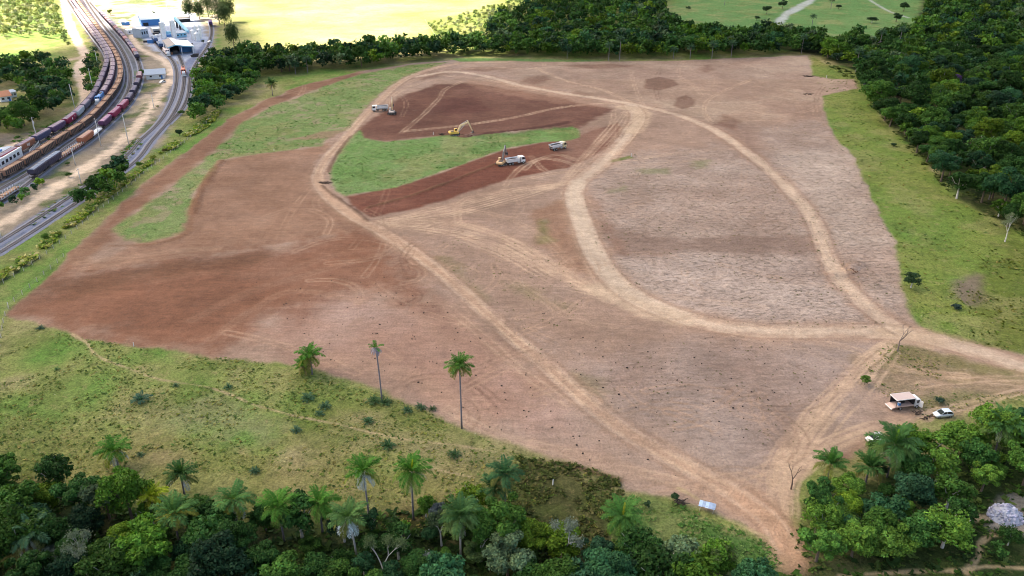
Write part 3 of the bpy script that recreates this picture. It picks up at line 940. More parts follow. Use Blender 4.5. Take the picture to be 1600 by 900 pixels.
    v = T.math('ADD', v, T.math('MULTIPLY', T.math('SUBTRACT', nM, 0.5), T.math('MULTIPLY_ADD', gr, 0.5, 0.6)))
    v = T.math('ADD', v, 1.0)
    col = T.scale(alb, v)
    # tufts: darker green clumps and straw between the grass
    tuft = T.math('MULTIPLY', T.ramp(T.noise(pos, 0.75, 5, 0.7), 0.55, 0.68), T.math('MULTIPLY', gr, 0.75))
    col = T.mix(tuft, col, T.mix(1.0, col, (0.42, 0.58, 0.3), 'MULTIPLY'))
    straw = T.math('MULTIPLY', T.ramp(T.noise(pos, 0.33, 6, 0.75, .6), 0.54, 0.7), T.math('MULTIPLY', gr, 0.5))
    col = T.mix(straw, col, lin(168, 152, 110))
    fleck = T.math('MULTIPLY', T.ramp(T.noise(pos, 1.1, 2, 0.5), 0.74, 0.79), T.math('MULTIPLY', gr, 0.7))
    col = T.mix(fleck, col, lin(200, 196, 176))
    # plough clutter: drawn-out ridges with dry roots and pale clay between
    mp = T.n('ShaderNodeMapping')
    T.l(pos, mp.inputs[0])
    mp.inputs['Rotation'].default_value = (0, 0, math.radians(-9))
    mp.inputs['Scale'].default_value = (0.5, 0.95, 1)
    mp2 = T.n('ShaderNodeMapping')
    T.l(pos, mp2.inputs[0])
    mp2.inputs['Rotation'].default_value = (0, 0, math.radians(7))
    mp2.inputs['Scale'].default_value = (0.95, 0.12, 1)
    mp3 = T.n('ShaderNodeMapping')
    T.l(pos, mp3.inputs[0])
    mp3.inputs['Rotation'].default_value = (0, 0, math.radians(38))
    mp3.inputs['Scale'].default_value = (0.09, 0.8, 1)
    c1 = T.ramp(T.noise(mp.outputs[0], 1.0, 7, 0.8, .1), 0.5, 0.68)
    c2 = T.math('MAXIMUM', T.ramp(T.noise(mp.outputs[0], 0.55, 7, 0.78, .1), 0.5, 0.68), T.ramp(T.noise(mp2.outputs[0], 1.0, 6, 0.75, .1), 0.54, 0.7))
    c4 = T.ramp(T.noise(mp2.outputs[0], 1.3, 5, 0.7, .3), 0.56, 0.66)
    # blade scrapes on all bare soil
    sc1 = T.noise(mp3.outputs[0], 1.0, 5, 0.65, .8)
    sc2 = T.noise(mp.outputs[0], 0.5, 5, 0.65, 1.2)
    bare = T.math('SUBTRACT', 1.0, gr)
    sv = T.math('ADD', T.math('MULTIPLY', T.math('SUBTRACT', sc1, .5), .6), T.math('MULTIPLY', T.math('SUBTRACT', sc2, .5), .45))
    col = T.scale(col, T.math('MULTIPLY_ADD', sv, bare, 1.0))
    c3 = T.ramp(T.noise(pos, 0.085, 6, 0.68), 0.42, 0.62)
    col = T.mix(T.math('MULTIPLY', T.math('MULTIPLY', T.math('MULTIPLY', c2, T.math('MULTIPLY_ADD', c3, .7, .3)), cl), 0.5), col, lin(206, 190, 182))
    col = T.mix(T.math('MULTIPLY', T.math('MULTIPLY', T.math('MULTIPLY', c1, T.math('MULTIPLY_ADD', c3, .8, .2)), cl), 0.55), col, lin(112, 102, 82))
    col = T.mix(T.math('MULTIPLY', T.math('MULTIPLY', c4, cl), 0.3), col, lin(122, 104, 92))
    # soil specks
    speck = T.math('MULTIPLY', T.ramp(T.noise(pos, 2.6, 3, 0.6), 0.66, 0.74), T.math('MULTIPLY', T.math('SUBTRACT', 1.0, gr), 0.5))
    col = T.mix(speck, col, T.mix(1.0, col, (0.5, 0.45, 0.42), 'MULTIPLY'))
    T.l(col, T.b.inputs['Base Color'])
    T.b.inputs['Roughness'].default_value = 0.95
    T.b.inputs['Specular IOR Level'].default_value = 0.1
    bp = T.n('ShaderNodeBump')
    bp.inputs['Strength'].default_value = 1.0
    bp.inputs['Distance'].default_value = 0.4
    T.l(T.math('ADD', nF, T.math('MULTIPLY', T.math('MULTIPLY', c1, cl), .6)), bp.inputs['Height'])
    T.l(bp.outputs[0], T.b.inputs['Normal'])
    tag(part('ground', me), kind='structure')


build_ground()
# ================================================================== RAILWAY
def offset_line(ln, off):
    t = np.gradient(ln, axis=0)
    t /= np.linalg.norm(t, axis=1)[:, None] + 1e-9
    return ln + np.stack([-t[:, 1], t[:, 0]], 1) * off


class Track:
    def __init__(self, px):
        ln = gline(px, 10)
        d = np.concatenate([[0], np.cumsum(np.linalg.norm(np.diff(ln, axis=0), axis=1))])
        n = int(d[-1] / 2.0)
        s = np.linspace(0, d[-1], n)
        self.p = np.stack([np.interp(s, d, ln[:, 0]), np.interp(s, d, ln[:, 1])], 1)
        # smooth the curve
        for _ in range(12):
            self.p[1:-1] = 0.25 * self.p[:-2] + 0.5 * self.p[1:-1] + 0.25 * self.p[2:]
        self.s = np.concatenate([[0], np.cumsum(np.linalg.norm(np.diff(self.p, axis=0), axis=1))])

    def at(self, s):
        return Vector((np.interp(s, self.s, self.p[:, 0]), np.interp(s, self.s, self.p[:, 1]), 0))

    def near(self, px, py):
        g = np.array(G(px, py)[:2])
        return float(self.s[np.argmin(((self.p - g) ** 2).sum(1))])


TRK = {
    'outer': Track([(-45, 284), (0, 260), (65, 222), (110, 195), (145, 160), (162, 125), (169, 100), (162, 80), (147, 60), (131, 38), (108, 4), (98, -12)]),
    'middle': Track([(-45, 292), (0, 271), (60, 238), (115, 204), (150, 169), (171, 138), (178, 112), (174, 92), (160, 68), (145, 47), (113, 3), (104, -12)]),
    'cargo': Track([(-45, 302), (0, 284), (54, 252), (95, 224), (135, 198), (162, 171), (184, 142), (190, 119), (185, 96), (172, 74), (152, 46), (121, 4), (112, -12)]),
    'empty': Track([(-45, 316), (0, 297), (60, 262), (125, 216), (175, 178), (198, 148), (204, 122), (199, 96), (184, 68), (160, 38), (140, 10), (128, -10)]),
    'yard': Track([(-45, 340), (0, 318), (30, 298), (75, 264), (110, 241), (140, 221), (175, 190), (200, 166), (214, 142), (220, 122), (217, 98), (203, 74), (185, 53), (160, 26), (140, 4)]),
    'ballasted_left': Track([(-60, 412), (0, 379), (100, 315), (192, 249), (218, 221), (246, 195), (264, 168), (274, 140), (276, 114), (270, 96), (255, 80), (240, 64)]),
    'ballasted_mid': Track([(-60, 430), (0, 396), (100, 331), (205, 259), (236, 222), (262, 192), (278, 165), (286, 140), (288, 116), (284, 98), (279, 86)]),
    'ballasted_right': Track([(262, 195), (284, 172), (294, 150), (297, 124), (304, 104), (314, 88), (326, 70), (331, 50), (328, 34)]),
}
TLAB = {
    'outer': 'railway track under the dark hopper train nearest the dirt road',
    'middle': 'railway track carrying the blue locomotive and its wagons',
    'cargo': 'railway track under the long train of brown open wagons',
    'empty': 'empty weedy railway track inside the curve beside the brown train',
    'yard': 'railway track under the mixed train with the maroon wagon',
    'ballasted_left': 'left track of the blue-grey ballast strip beside the sandy lane',
    'ballasted_mid': 'track of the ballast strip with the red shunting locomotive on it',
    'ballasted_right': 'rightmost track of the ballast strip curving past the big shed',
}


def build_tracks():
    bv, bq = [], []
    for i, (k, t) in enumerate(TRK.items()):
        p = t.p
        z = 0.16 + 0.012 * i
        prof = [(-2.0, 0.0), (-1.3, z), (1.3, z), (2.0, 0.0)]
        rows = []
        for o, zz in prof:
            q = offset_line(p, o)
            rows.append(np.column_stack([q, np.full(len(q), zz)]))
        n = len(p)
        base = sum(len(a) for a in bv)
        bv.append(np.concatenate(rows))
        for r in range(3):
            a = base + r * n + np.arange(n - 1)
            bq.append(np.stack([a, a + n, a + n + 1, a + 1], 1))
        th = thing('railway_track', TLAB[k], 'railway track', (float(p[0, 0]), float(p[0, 1]), 0), 0, 'railway tracks of the yard')
        o0 = np.array([p[0, 0], p[0, 1]])
        for side in (-0.53, 0.53):
            V, Q = [], []
            for j, (oo, zz) in enumerate([(-.06, z + .08), (-.06, z + .24), (.06, z + .24), (.06, z + .08)]):
                q = offset_line(p, side + oo) - o0
                V.append(np.column_stack([q, np.full(n, zz)]))
            for j in range(3):
                a = j * n + np.arange(n - 1)
                Q.append(np.stack([a, a + n, a + n + 1, a + 1], 1))
            part('rail', np_mesh('rail', np.concatenate(V), np.concatenate(Q), M['rail']), th)
        V, Q = [], []
        c = 0
        s = 0.4
        while s < t.s[-1]:
            a = t.at(s)
            b = t.at(s + .5)
            d = (b - a).normalized() if (b - a).length > 1e-6 else Vector((1, 0, 0))
            nn = Vector((-d.y, d.x, 0))
            for zz in (z - .02, z + .1):
                for sx, sy in ((-.13, -1), (.13, -1), (.13, 1), (-.13, 1)):
                    q = a + d * sx + nn * sy
                    V.append((q.x - o0[0], q.y - o0[1], zz))
            Q += [(c + 4, c + 5, c + 6, c + 7), (c, c + 1, c + 5, c + 4), (c + 1, c + 2, c + 6, c + 5), (c + 2, c + 3, c + 7, c + 6), (c + 3, c, c + 4, c + 7)]
            c += 8
            s += 0.9
        sl = part('sleepers', np_mesh('sleepers', V, Q, M['sleeper']), th)
        sl['kind'] = 'stuff'
    me = np_mesh('ballast', np.concatenate(bv), np.concatenate(bq), M['ballast'], smooth=False)
    tag(part('ballast', me), kind='structure')


build_tracks()


def bogie_mesh():
    b = MB()
    for x in (-.85, .85):
        for y in (-.53, .53):
            b.tube([(x, y - .06, .46), (x, y + .06, .46)], .42, M['steel'], 10)
        b.tube([(x, -.6, .46), (x, .6, .46)], .08, M['steel'], 5)
    for y in (-.72, .72):
        b.box((0, y, .5), (2.3, .12, .22), M['steel'])
    b.box((0, 0, .72), (.5, 1.5, .2), M['steel'])
    return b.mesh('bogie')


WM = {}


def wagon_meshes():
    WM['bogie'] = bogie_mesh()
    L = 13.6
    W = 1.38
    # hopper
    b = MB()
    prof = lambda x, zb, k: [(x, -W * k, zb), (x, W * k, zb), (x, W, zb + .5), (x, W, 3.55), (x, W - .25, 3.85), (x, -W + .25, 3.85), (x, -W, 3.55), (x, -W, zb + .5)]
    b.loft([prof(-L / 2 + .5, 2.3, .9), prof(-L / 2 + 2.1, 1.15, .75), prof(L / 2 - 2.1, 1.15, .75), prof(L / 2 - .5, 2.3, .9)], M['wagon'])
    WM['hopper_body'] = b.mesh('hopper_body')
    b = MB()
    for i in range(9):
        x = -L / 2 + 1.2 + i * (L - 2.4) / 8
        for y in (-W - .04, W + .04):
            b.box((x, y, 2.55), (.14, .1, 1.95), M['wagon'])
    for y in (-W - .05, W + .05):
        b.box((0, y, 3.5), (L - 1.2, .1, .14), M['wagon'])
    WM['hopper_ribs'] = b.mesh('side_ribs')
    b = MB()
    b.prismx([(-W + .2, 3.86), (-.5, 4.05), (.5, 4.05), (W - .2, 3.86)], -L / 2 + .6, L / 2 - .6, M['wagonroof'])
    for i in range(4):
        b.box((-L / 2 + 2.3 + i * (L - 4.6) / 3, 0, 4.1), (1.5, .8, .1), M['wagonroof'])
    b.box((0, .85, 4.06), (L - 1.4, .35, .04), M['steel'])
    WM['hopper_roof'] = b.mesh('roof')
    b = MB()
    b.box((0, 0, .95), (L - .3, .5, .28), M['steel'])
    for x in (-L / 2 + .35, L / 2 - .35):
        b.box((x, 0, 1.0), (.3, 2.4, .25), M['steel'])
        for y in (-1.0, 1.0):
            b.box((x, y, 2.0), (.07, .07, 2.0), M['steel'])
        b.tube([(x, 0, .9), (x * 1.045, 0, .9)], .12, M['steel'], 6)
    WM['frame'] = b.mesh('underframe')
    # open ribbed wagon
    b = MB()
    b.box((0, 0, 1.25), (L - .7, 2.6, .18), M['wagon'])
    for y in (-1.28, 1.28):
        b.box((0, y, 2.3), (L - .7, .09, 2.0), M['wagon'])
        b.box((0, y * 1.01, 3.3), (L - .6, .18, .12), M['wagon'])
    for x in (-L / 2 + .36, L / 2 - .36):
        b.box((x, 0, 2.3), (.1, 2.5, 2.0), M['wagon'])
    WM['open_body'] = b.mesh('open_body')
    b = MB()
    for i in range(10):
        x = -L / 2 + .7 + i * (L - 1.4) / 9
        for y in (-1.38, 1.38):
            b.box((x, y, 2.25), (.62, .16, 1.9), M['steel'])
    WM['open_ribs'] = b.mesh('stakes')
    b = MB()
    rr = random.Random(4)
    n = 14
    V = []
    Fs = []
    for i in range(n + 1):
        for j in range(5):
            V.append((-L / 2 + .45 + i * (L - .9) / n, -1.2 + j * .6, 2.95 + rr.uniform(-.12, .22) + (.25 if j in (1, 2, 3) else 0)))
    for i in range(n):
        for j in range(4):
            a = i * 5 + j
            Fs.append((a, a + 5, a + 6, a + 1))
    b.add(V, Fs, M['log'])
    for i in range(16):
        x = rr.uniform(-L / 2 + 1.2, L / 2 - 1.2)
        b.tube([(x, rr.uniform(-1.0, 1.0), 3.2), (x + rr.uniform(-1.5, 1.5), rr.uniform(-1, 1), 3.25)], .12, M['log'], 5)
    WM['load'] = b.mesh('load')
    # flat wagon with stakes
    b = MB()
    b.box((0, 0, 1.12), (L - .5, 2.5, .22), M['wagon'])
    WM['flat_body'] = b.mesh('deck')
    b = MB()
    for i in range(8):
        x = -L / 2 + .6 + i * (L - 1.2) / 7
        for y in (-1.2, 1.2):
            b.box((x, y, 1.85), (.14, .12, 1.4), M['wagonroof'])
    WM['flat_stakes'] = b.mesh('stakes')
    b = MB()
    for i in range(9):
        x = -L / 2 + 1.0 + i * 1.45
        b.box((x, rr.uniform(-.1, .1), 1.55), (rr.uniform(.7, 1.2), 2.0, rr.uniform(.35, .75)), M['log'], rz=rr.uniform(-.1, .1))
    WM['flat_load'] = b.mesh('load')
    b = MB()
    for j in range(6):
        y = -1.0 + j * .4
        b.tube([(-L / 2 + .7, y, 1.42), (L / 2 - .7, y, 1.42)], .19, M['white'], 8)
    for j in range(5):
        y = -.8 + j * .4
        b.tube([(-L / 2 + .7, y, 1.76), (L / 2 - .7, y, 1.76)], .19, M['white'], 8)
    WM['pipes'] = b.mesh('pipe_load')


wagon_meshes()


def text_mesh(txt, size, m):
    cu = bpy.data.curves.new('lettering', 'FONT')
    cu.body = txt
    cu.size = size
    cu.extrude = 0.012
    cu.align_x = 'CENTER'
    cu.align_y = 'CENTER'
    cu.offset = 0.03
    o = bpy.data.objects.new('lettering_source', cu)
    COL.objects.link(o)
    dg = bpy.context.evaluated_depsgraph_get()
    dg.update()
    me = bpy.data.meshes.new_from_object(o.evaluated_get(dg))
    me.name = 'lettering'
    bpy.data.objects.remove(o)
    me.materials.clear()
    me.materials.append(m)
    return me


LETTER = text_mesh('VLI', 1.75, M['letter'])


def wagon(track, s, kind, col, label, group, roof=None, letters=False, marks=False):
    t = TRK[track]
    a, b = t.at(s - 4.6), t.at(s + 4.6)
    c = (a + b) / 2
    rz = math.atan2(b.y - a.y, b.x - a.x)
    th = thing({'hopper': 'hopper_wagon', 'open': 'open_wagon', 'flat': 'flat_wagon', 'pipes': 'flat_wagon', 'box': 'hopper_wagon'}[kind], label, 'railway wagon', (c.x, c.y, .25), rz, group)
    for x in (-4.6, 4.6):
        part('bogie', WM['bogie'], th, (x, 0, 0))
    part('underframe', WM['frame'], th)
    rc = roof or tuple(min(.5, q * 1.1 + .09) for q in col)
    if kind == 'hopper':
        bd = part('body', WM['hopper_body'], th, color=col)
        part('side_ribs', WM['hopper_ribs'], bd, color=col)
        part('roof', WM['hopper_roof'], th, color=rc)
        if letters:
            # reads upright on the side that faces the field
            part('lettering', LETTER, bd, (0, -1.47, 2.55), (math.radians(90), 0, 0))
        if marks:
            part('side_mark', MB().tube([(0, -1.46, 2.5), (0, -1.48, 2.5)], .55, M['letter'], 10).mesh('side_mark'), bd)
            part('side_mark', MB().tube([(3.6, -1.46, 2.9), (3.6, -1.48, 2.9)], .3, M['letter'], 8).mesh('side_mark'), bd)
    elif kind == 'open':
        bd = part('body', WM['open_body'], th, color=col)
        part('stakes', WM['open_ribs'], bd)
        part('load', WM['load'], th)
    elif kind == 'flat':
        part('deck', WM['flat_body'], th, color=col)
        part('stakes', WM['flat_stakes'], th, color=roof or (.6, .66, .72))
        part('load', WM['flat_load'], th)
    elif kind == 'pipes':
        part('deck', WM['flat_body'], th, color=col)
        part('pipe_load', WM['pipes'], th)
    return th


def locomotive(track, s, body, nose, label, flip=False):
    t = TRK[track]
    a, b = t.at(s - 5), t.at(s + 5)
    c = (a + b) / 2
    rz = math.atan2(b.y - a.y, b.x - a.x) + (math.pi if flip else 0)
    th = thing('locomotive', label, 'locomotive', (c.x, c.y, .25), rz)
    for x in (-5.2, 5.2):
        part('bogie', WM['bogie'], th, (x, 0, 0))
    b_ = MB()
    b_.box((0, 0, 1.15), (17.0, 2.7, .4), M['steel'])
    b_.box((0, 0, .75), (4.5, 2.2, .6), M['steel'])
    for x in (-8.4, 8.4):
        b_.box((x, 0, .85), (.3, 2.6, .8), nose)
    part('underframe', b_.mesh('underframe'), th)
    b_ = MB()
    b_.prismx([(-.95, 1.35), (.95, 1.35), (.95, 3.4), (.7, 3.7), (-.7, 3.7), (-.95, 3.4)], -7.9, 3.4, body)
    b_.box((-5.2, 0, 3.78), (1.9, 1.2, .2), M['steel'])
    b_.box((-2.6, 0, 3.78), (1.2, 1.0, .2), M['steel'])
    part('engine_hood', b_.mesh('engine_hood'), th)
    b_ = MB()
    b_.prismx([(-1.4, 1.35), (1.4, 1.35), (1.4, 3.7), (1.0, 4.05), (-1.0, 4.05), (-1.4, 3.7)], 3.4, 5.9, body)
    cb = part('cab', b_.mesh('cab'), th)
    g = MB()
    for y in (-1.42, 1.42):
        g.box((4.65, y, 3.15), (1.6, .05, .7), M['glass'])
    for y in (-.6, .6):
        g.box((5.92, y, 3.3), (.05, .8, .7), M['glass'])
    part('cab_windows', g.mesh('cab_windows'), cb)
    b_ = MB()
    b_.prism([(5.9, 1.35), (8.1, 1.35), (8.1, 2.5), (7.7, 2.9), (5.9, 2.95)], -.95, .95, nose)
    part('nose', b_.mesh('nose'), th)
    b_ = MB()
    for y in (-1.32, 1.32):
        b_.tube([(-8, y, 2.1), (3.4, y, 2.1)], .04, nose, 4)
        for i in range(7):
            b_.box((-8 + i * 1.9, y, 1.72), (.06, .06, .8), nose)
    part('handrail', b_.mesh('handrail'), th)
    for y in (-.45, .45):
        part('headlight', MB().tube([(8.1, y, 2.35), (8.16, y, 2.35)], .16, M['lamp'], 8).mesh('headlight'), th)
    return th


def build_trains():
    LW = 14.6
    purple, navy, maroon, brown = (.12, .085, .15), (.07, .075, .15), (.26, .03, .06), (.3, .12, .075)
    # ---- outer train
    t = TRK['outer']
    s0 = t.near(16, 251)
    seq = [(maroon, 'maroon hopper wagon with white letters, nearest the white building', True, 0), (brown, 'rust brown hopper wagon with white letters, behind the maroon lettered one', True, 0), (navy, 'navy hopper wagon coupled behind the rust brown lettered one', False, 0), ((.1, .06, .13), 'dark purple hopper wagon just ahead of the crimson one', False, 0), ((.27, .02, .07), 'crimson hopper wagon with white round marks, in the dark outer train', False, 1), ((.42, .47, .52), 'pale silver hopper wagon coupled behind the crimson one', False, 0), ((.13, .13, .18), 'slate grey hopper wagon coupled behind the pale silver one', False, 0)]
    for i in range(-2, 34):
        s = s0 + i * LW
        if s < 8 or s > t.s[-1] - 8:
            continue
        g = 'hopper wagons of the outer train'
        if 0 <= i < len(seq):
            c, lb, let, mk = seq[i]
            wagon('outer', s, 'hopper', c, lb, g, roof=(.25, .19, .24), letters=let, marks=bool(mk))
        elif i < 0:
            wagon('outer', s, 'hopper', purple, 'dull purple hopper wagon at the picture edge ahead of the maroon lettered one', g, roof=(.2, .17, .24))
        else:
            k = i - len(seq)
            v = random.uniform(.8, 1.25)
            c = [(.115, .085, .15), (.13, .1, .14), (.09, .085, .15), (.2, .14, .17)][k % 4 if k < 16 else 3]
            wagon('outer', s, 'hopper', tuple(q * v for q in c), 'dark purple hopper wagon, %s behind the slate grey one in the outer train' % ORD[k], g, roof=(.15 * v, .11 * v, .17 * v) if k < 16 else (.4, .31, .33))  # far wagons painted paler, sunlight put into body and roof colour
    # ---- middle train
    t = TRK['middle']
    s0 = t.near(157, 160)
    locomotive('middle', s0, M['blue'], M['white'], 'blue diesel locomotive with a white nose at the head of the middle train', flip=True)
    for k in range(0, 32):
        s = s0 + 16.4 + k * LW
        if s > t.s[-1] - 8:
            break
        v = random.uniform(.85, 1.2)
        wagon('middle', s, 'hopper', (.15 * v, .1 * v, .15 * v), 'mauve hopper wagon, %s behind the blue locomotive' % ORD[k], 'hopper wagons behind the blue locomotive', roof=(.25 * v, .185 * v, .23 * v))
    # ---- brown train
    t = TRK['cargo']
    s = 8
    k = 0
    while s < t.s[-1] - 8:
        v = random.uniform(.8, 1.15)
        lb = 'brown open wagon with heaped load, %s along its train from the left edge' % ORD[k]
        wagon('cargo', s, 'open', (.3 * v, .175 * v, .125 * v), lb, 'open wagons of the brown train')
        s += LW
        k += 1
    # ---- yard train (right)
    t = TRK['yard']
    g = 'wagons on the yard track'
    pl = [((14, 309), 'flat', (.3, .33, .38), 'flat wagon with pale blocks half hidden by bushes at the left edge', (.6, .63, .7)),
          ((62, 274), 'box', (.05, .045, .08), 'black hopper wagon above the bushes by the sandy lane', (.16, .2, .28)),
          ((84, 259), 'box', (.06, .05, .09), 'black hopper wagon next to the flat wagons with pale stakes', (.2, .25, .34)),
          ((103, 246), 'flat', (.28, .1, .09), 'flat wagon with pale stakes and reddish load, lower of the two', None),
          ((120, 235), 'flat', (.28, .1, .09), 'flat wagon with pale stakes and reddish load, upper of the two', None),
          ((137, 224), 'hopper', (.36, .13, .075), 'orange brown hopper wagon on the yard track', (.42, .24, .18)),
          ((151, 212), 'pipes', (.1, .08, .14), 'flat wagon loaded with white pipes behind the orange brown one', None),
          ((167, 198), 'hopper', (.1, .035, .1), 'dark plum hopper wagon between the white pipes and the magenta one', (.36, .2, .3)),
          ((182, 184.5), 'hopper', (.28, .025, .085), 'magenta red hopper wagon, lower of two on the yard track', (.34, .16, .24)),
          ((194, 172.5), 'hopper', (.26, .03, .08), 'magenta red hopper wagon, upper of two on the yard track', (.34, .16, .24)),
          ((205, 160), 'box', (.05, .04, .08), 'black hopper wagon, lower of three above the magenta red ones', (.1, .09, .15)),
          ((212, 149), 'box', (.05, .045, .08), 'black hopper wagon, middle of three above the magenta red ones', (.1, .09, .15)),
          ((217, 137), 'box', (.06, .05, .08), 'black hopper wagon, upper of three above the magenta red ones', (.12, .1, .16)),
          ((219.5, 126), 'hopper', (.2, .07, .09), 'dull red hopper wagon below the bush by the white house', (.33, .22, .25))]
    for px, kind, c, lb, rf in pl:
        wagon('yard', t.near(*px), 'hopper' if kind == 'box' else kind, c, lb, g, roof=rf)
    s = t.near(213, 93)
    k = 0
    while s < t.near(158, 24):
        c = [(.06, .055, .09), (.22, .08, .09), (.07, .06, .1), (.1, .07, .13)][k % 4]
        wagon('yard', s, 'hopper', c, 'dark hopper wagon, %s of the string running up past the white house' % ORD[k], g, roof=tuple(q * 1.6 + .03 for q in c))
        s += LW
        k += 1
    # ---- ballast strip
    t = TRK['ballasted_mid']
    locomotive('ballasted_mid', t.near(286, 117), mat('orange_red_paint', (.55, .14, .08), .5, var=.15), M['white'], 'orange red locomotive with white front on the ballast strip before the shed', flip=True)
    t = TRK['ballasted_left']
    locomotive('ballasted_left', t.near(259, 86), mat('pale_pink_paint', (.6, .5, .52), .5, var=.12), M['white'], 'pale pinkish locomotive standing at the corner of the big shed', flip=True)
    for k, px in enumerate([(250, 76), (243, 67)]):
        wagon('ballasted_left', t.near(*px), 'hopper', (.05, .1, .22), 'dark blue hopper wagon beside the big shed, %s behind the pinkish locomotive' % ORD[k], 'blue wagons beside the big shed', roof=(.12, .2, .34))
    wagon('ballasted_right', TRK['ballasted_right'].near(330, 41), 'hopper', (.09, .05, .15), 'dark violet hopper wagon standing alone under the poplars', None, roof=(.16, .1, .26))


build_trains()


def pole(px, base, top, label, arms=2):
    g = G(*base)
    h = hgt_for(g, top)
    th = thing('utility_pole', label, 'utility pole', g, random.uniform(0, 3), 'poles along the railway')
    part('pole', MB().tube([(0, 0, 0), (0, 0, h)], [.19, .11], M['pole'], 8).mesh('pole', True), th)
    b = MB()
    for i in range(arms):
        b.box((0, 0, h - .5 - i * 1.0), (1.9 - .4 * i, .1, .12), M['darkwood'])
    part('crossarm', b.mesh('crossarm'), th)
    b = MB()
    for i in (-.8, 0, .8):
        b.tube([(i, 0, h - .45), (i, 0, h - .2)], .06, M['white'], 6)
    part('insulators', b.mesh('insulators'), th)
    if arms > 1:
        part('transformer', MB().tube([(.3, 0, h - 2.9), (.3, 0, h - 2.0)], .28, M['concrete'], 8).mesh('transformer'), th)


for base, top, lb, ar in [((60, 224), 183, 'pale concrete utility pole between dirt road and purple wagons', 2), ((119, 177), 131, 'utility pole at the bend of the dirt road by the trees', 2), ((158, 228), 185, 'bright pale pole in front of the brown open wagons', 1), ((201, 224), 178, 'pale pole beside the sandy lane below the magenta wagons', 1), ((127, 287), 263, 'short pole among bushes beside the sandy lane', 1), ((241, 170), 148, 'slim pole on the bare ground below the white house', 1), ((147, 146), 107, 'slim pole among the trees inside the railway curve', 1), ((155, 110), 78, 'slim pole at the upper trees by the outer train', 1), ((118, 258), 232, 'grey pole behind the stake wagons', 1), ((2, 372), 340, 'pale pole at the left edge by the ballast strip', 1), ((262, 18), 8, 'dark pole pair standing on the bright yard', 1)]:
    pole(None, base, top, lb, ar)


# ================================================================== BUILDINGS
def gable(name, label, cat, a, b, depth, h, roof_h, wm, rm, eave=.4, openings=(), trim=None, hip=0.0, group=None, windows=0, door=False, ridge_along=True):
    """front wall runs from photo point A to B; the building goes DEPTH metres back"""
    A, B = G(*a), G(*b)
    L = (B - A).length
    rz = math.atan2(B.y - A.y, B.x - A.x)
    th = thing(name, label, cat, A, rz, group)
    wb = MB()
    if ridge_along:
        wb.box((L / 2, depth / 2, h / 2), (L, depth, h), wm)
        for x in (.06, L - .06):
            wb.prismx([(0.05, h), (depth - .05, h), (depth / 2, h + roof_h * .93)], x - .05, x + .05, wm)
    else:
        wb.prism([(0, 0), (L, 0), (L, h), (L / 2, h + roof_h * .95), (0, h)], 0, depth, wm)
    part('wall', wb.mesh('wall'), th)
    rb = MB()
    t = .14
    if ridge_along:
        for sgn in (0, 1):
            y0, y1 = (-eave, depth / 2) if sgn == 0 else (depth + eave, depth / 2)
            z0 = h - eave * roof_h / (depth / 2)
            rb.loft([[(-eave, y0, z0 + .02), (-eave, y1, h + roof_h), (-eave, y1, h + roof_h + t), (-eave, y0, z0 + t)], [(L + eave, y0, z0 + .02), (L + eave, y1, h + roof_h), (L + eave, y1, h + roof_h + t), (L + eave, y0, z0 + t)]], rm)
    else:
        for sgn in (0, 1):
            x0, x1 = (-eave, L / 2) if sgn == 0 else (L + eave, L / 2)
            z0 = h - eave * roof_h / (L / 2)
            rb.loft([[(x0, -eave, z0 + .02), (x1, -eave, h + roof_h), (x1, -eave, h + roof_h + t), (x0, -eave, z0 + t)], [(x0, depth + eave, z0 + .02), (x1, depth + eave, h + roof_h), (x1, depth + eave, h + roof_h + t), (x0, depth + eave, z0 + t)]], rm)
    part('roof', rb.mesh('roof'), th)
    for i in range(windows):
        x = L * (i + .5) / windows
        part('window', MB().box((x, -.03, h * .55), (min(1.2, L / windows * .5), .08, h * .3), M['glass']).mesh('window'), th)
    if door:
        part('door', MB().box((L * .82, -.03, 1.05), (.95, .08, 2.1), M['blue']).mesh('door'), th)
    for x0, x1, z1, m in openings:
        part('bay_opening', MB().box(((x0 + x1) / 2 * L, -.04, z1 / 2), ((x1 - x0) * L, .1, z1), m).mesh('bay_opening'), th)
    if trim:
        if ridge_along:
            part('fascia', MB().box((L / 2, -eave - .08, h - .1), (L + .9, .1, .5), trim).mesh('fascia'), th)
        else:
            b_ = MB()
            for sgn in (0, 1):
                x0, x1 = (-eave, L / 2) if sgn == 0 else (L + eave, L / 2)
                z0 = h - eave * roof_h / (L / 2)
                b_.loft([[(x0, -eave - .12, z0 - .35), (x1, -eave - .12, h + roof_h - .35), (x1, -eave - .12, h + roof_h + .2), (x0, -eave - .12, z0 + .2)], [(x0, -eave - .02, z0 - .35), (x1, -eave - .02, h + roof_h - .35), (x1, -eave - .02, h + roof_h + .2), (x0, -eave - .02, z0 + .2)]], trim)
            part('fascia', b_.mesh('fascia'), th)
    return th


M['shedroof'] = mat('weathered_roof', (.27, .24, .235), .7, var=.2, sc=.4)


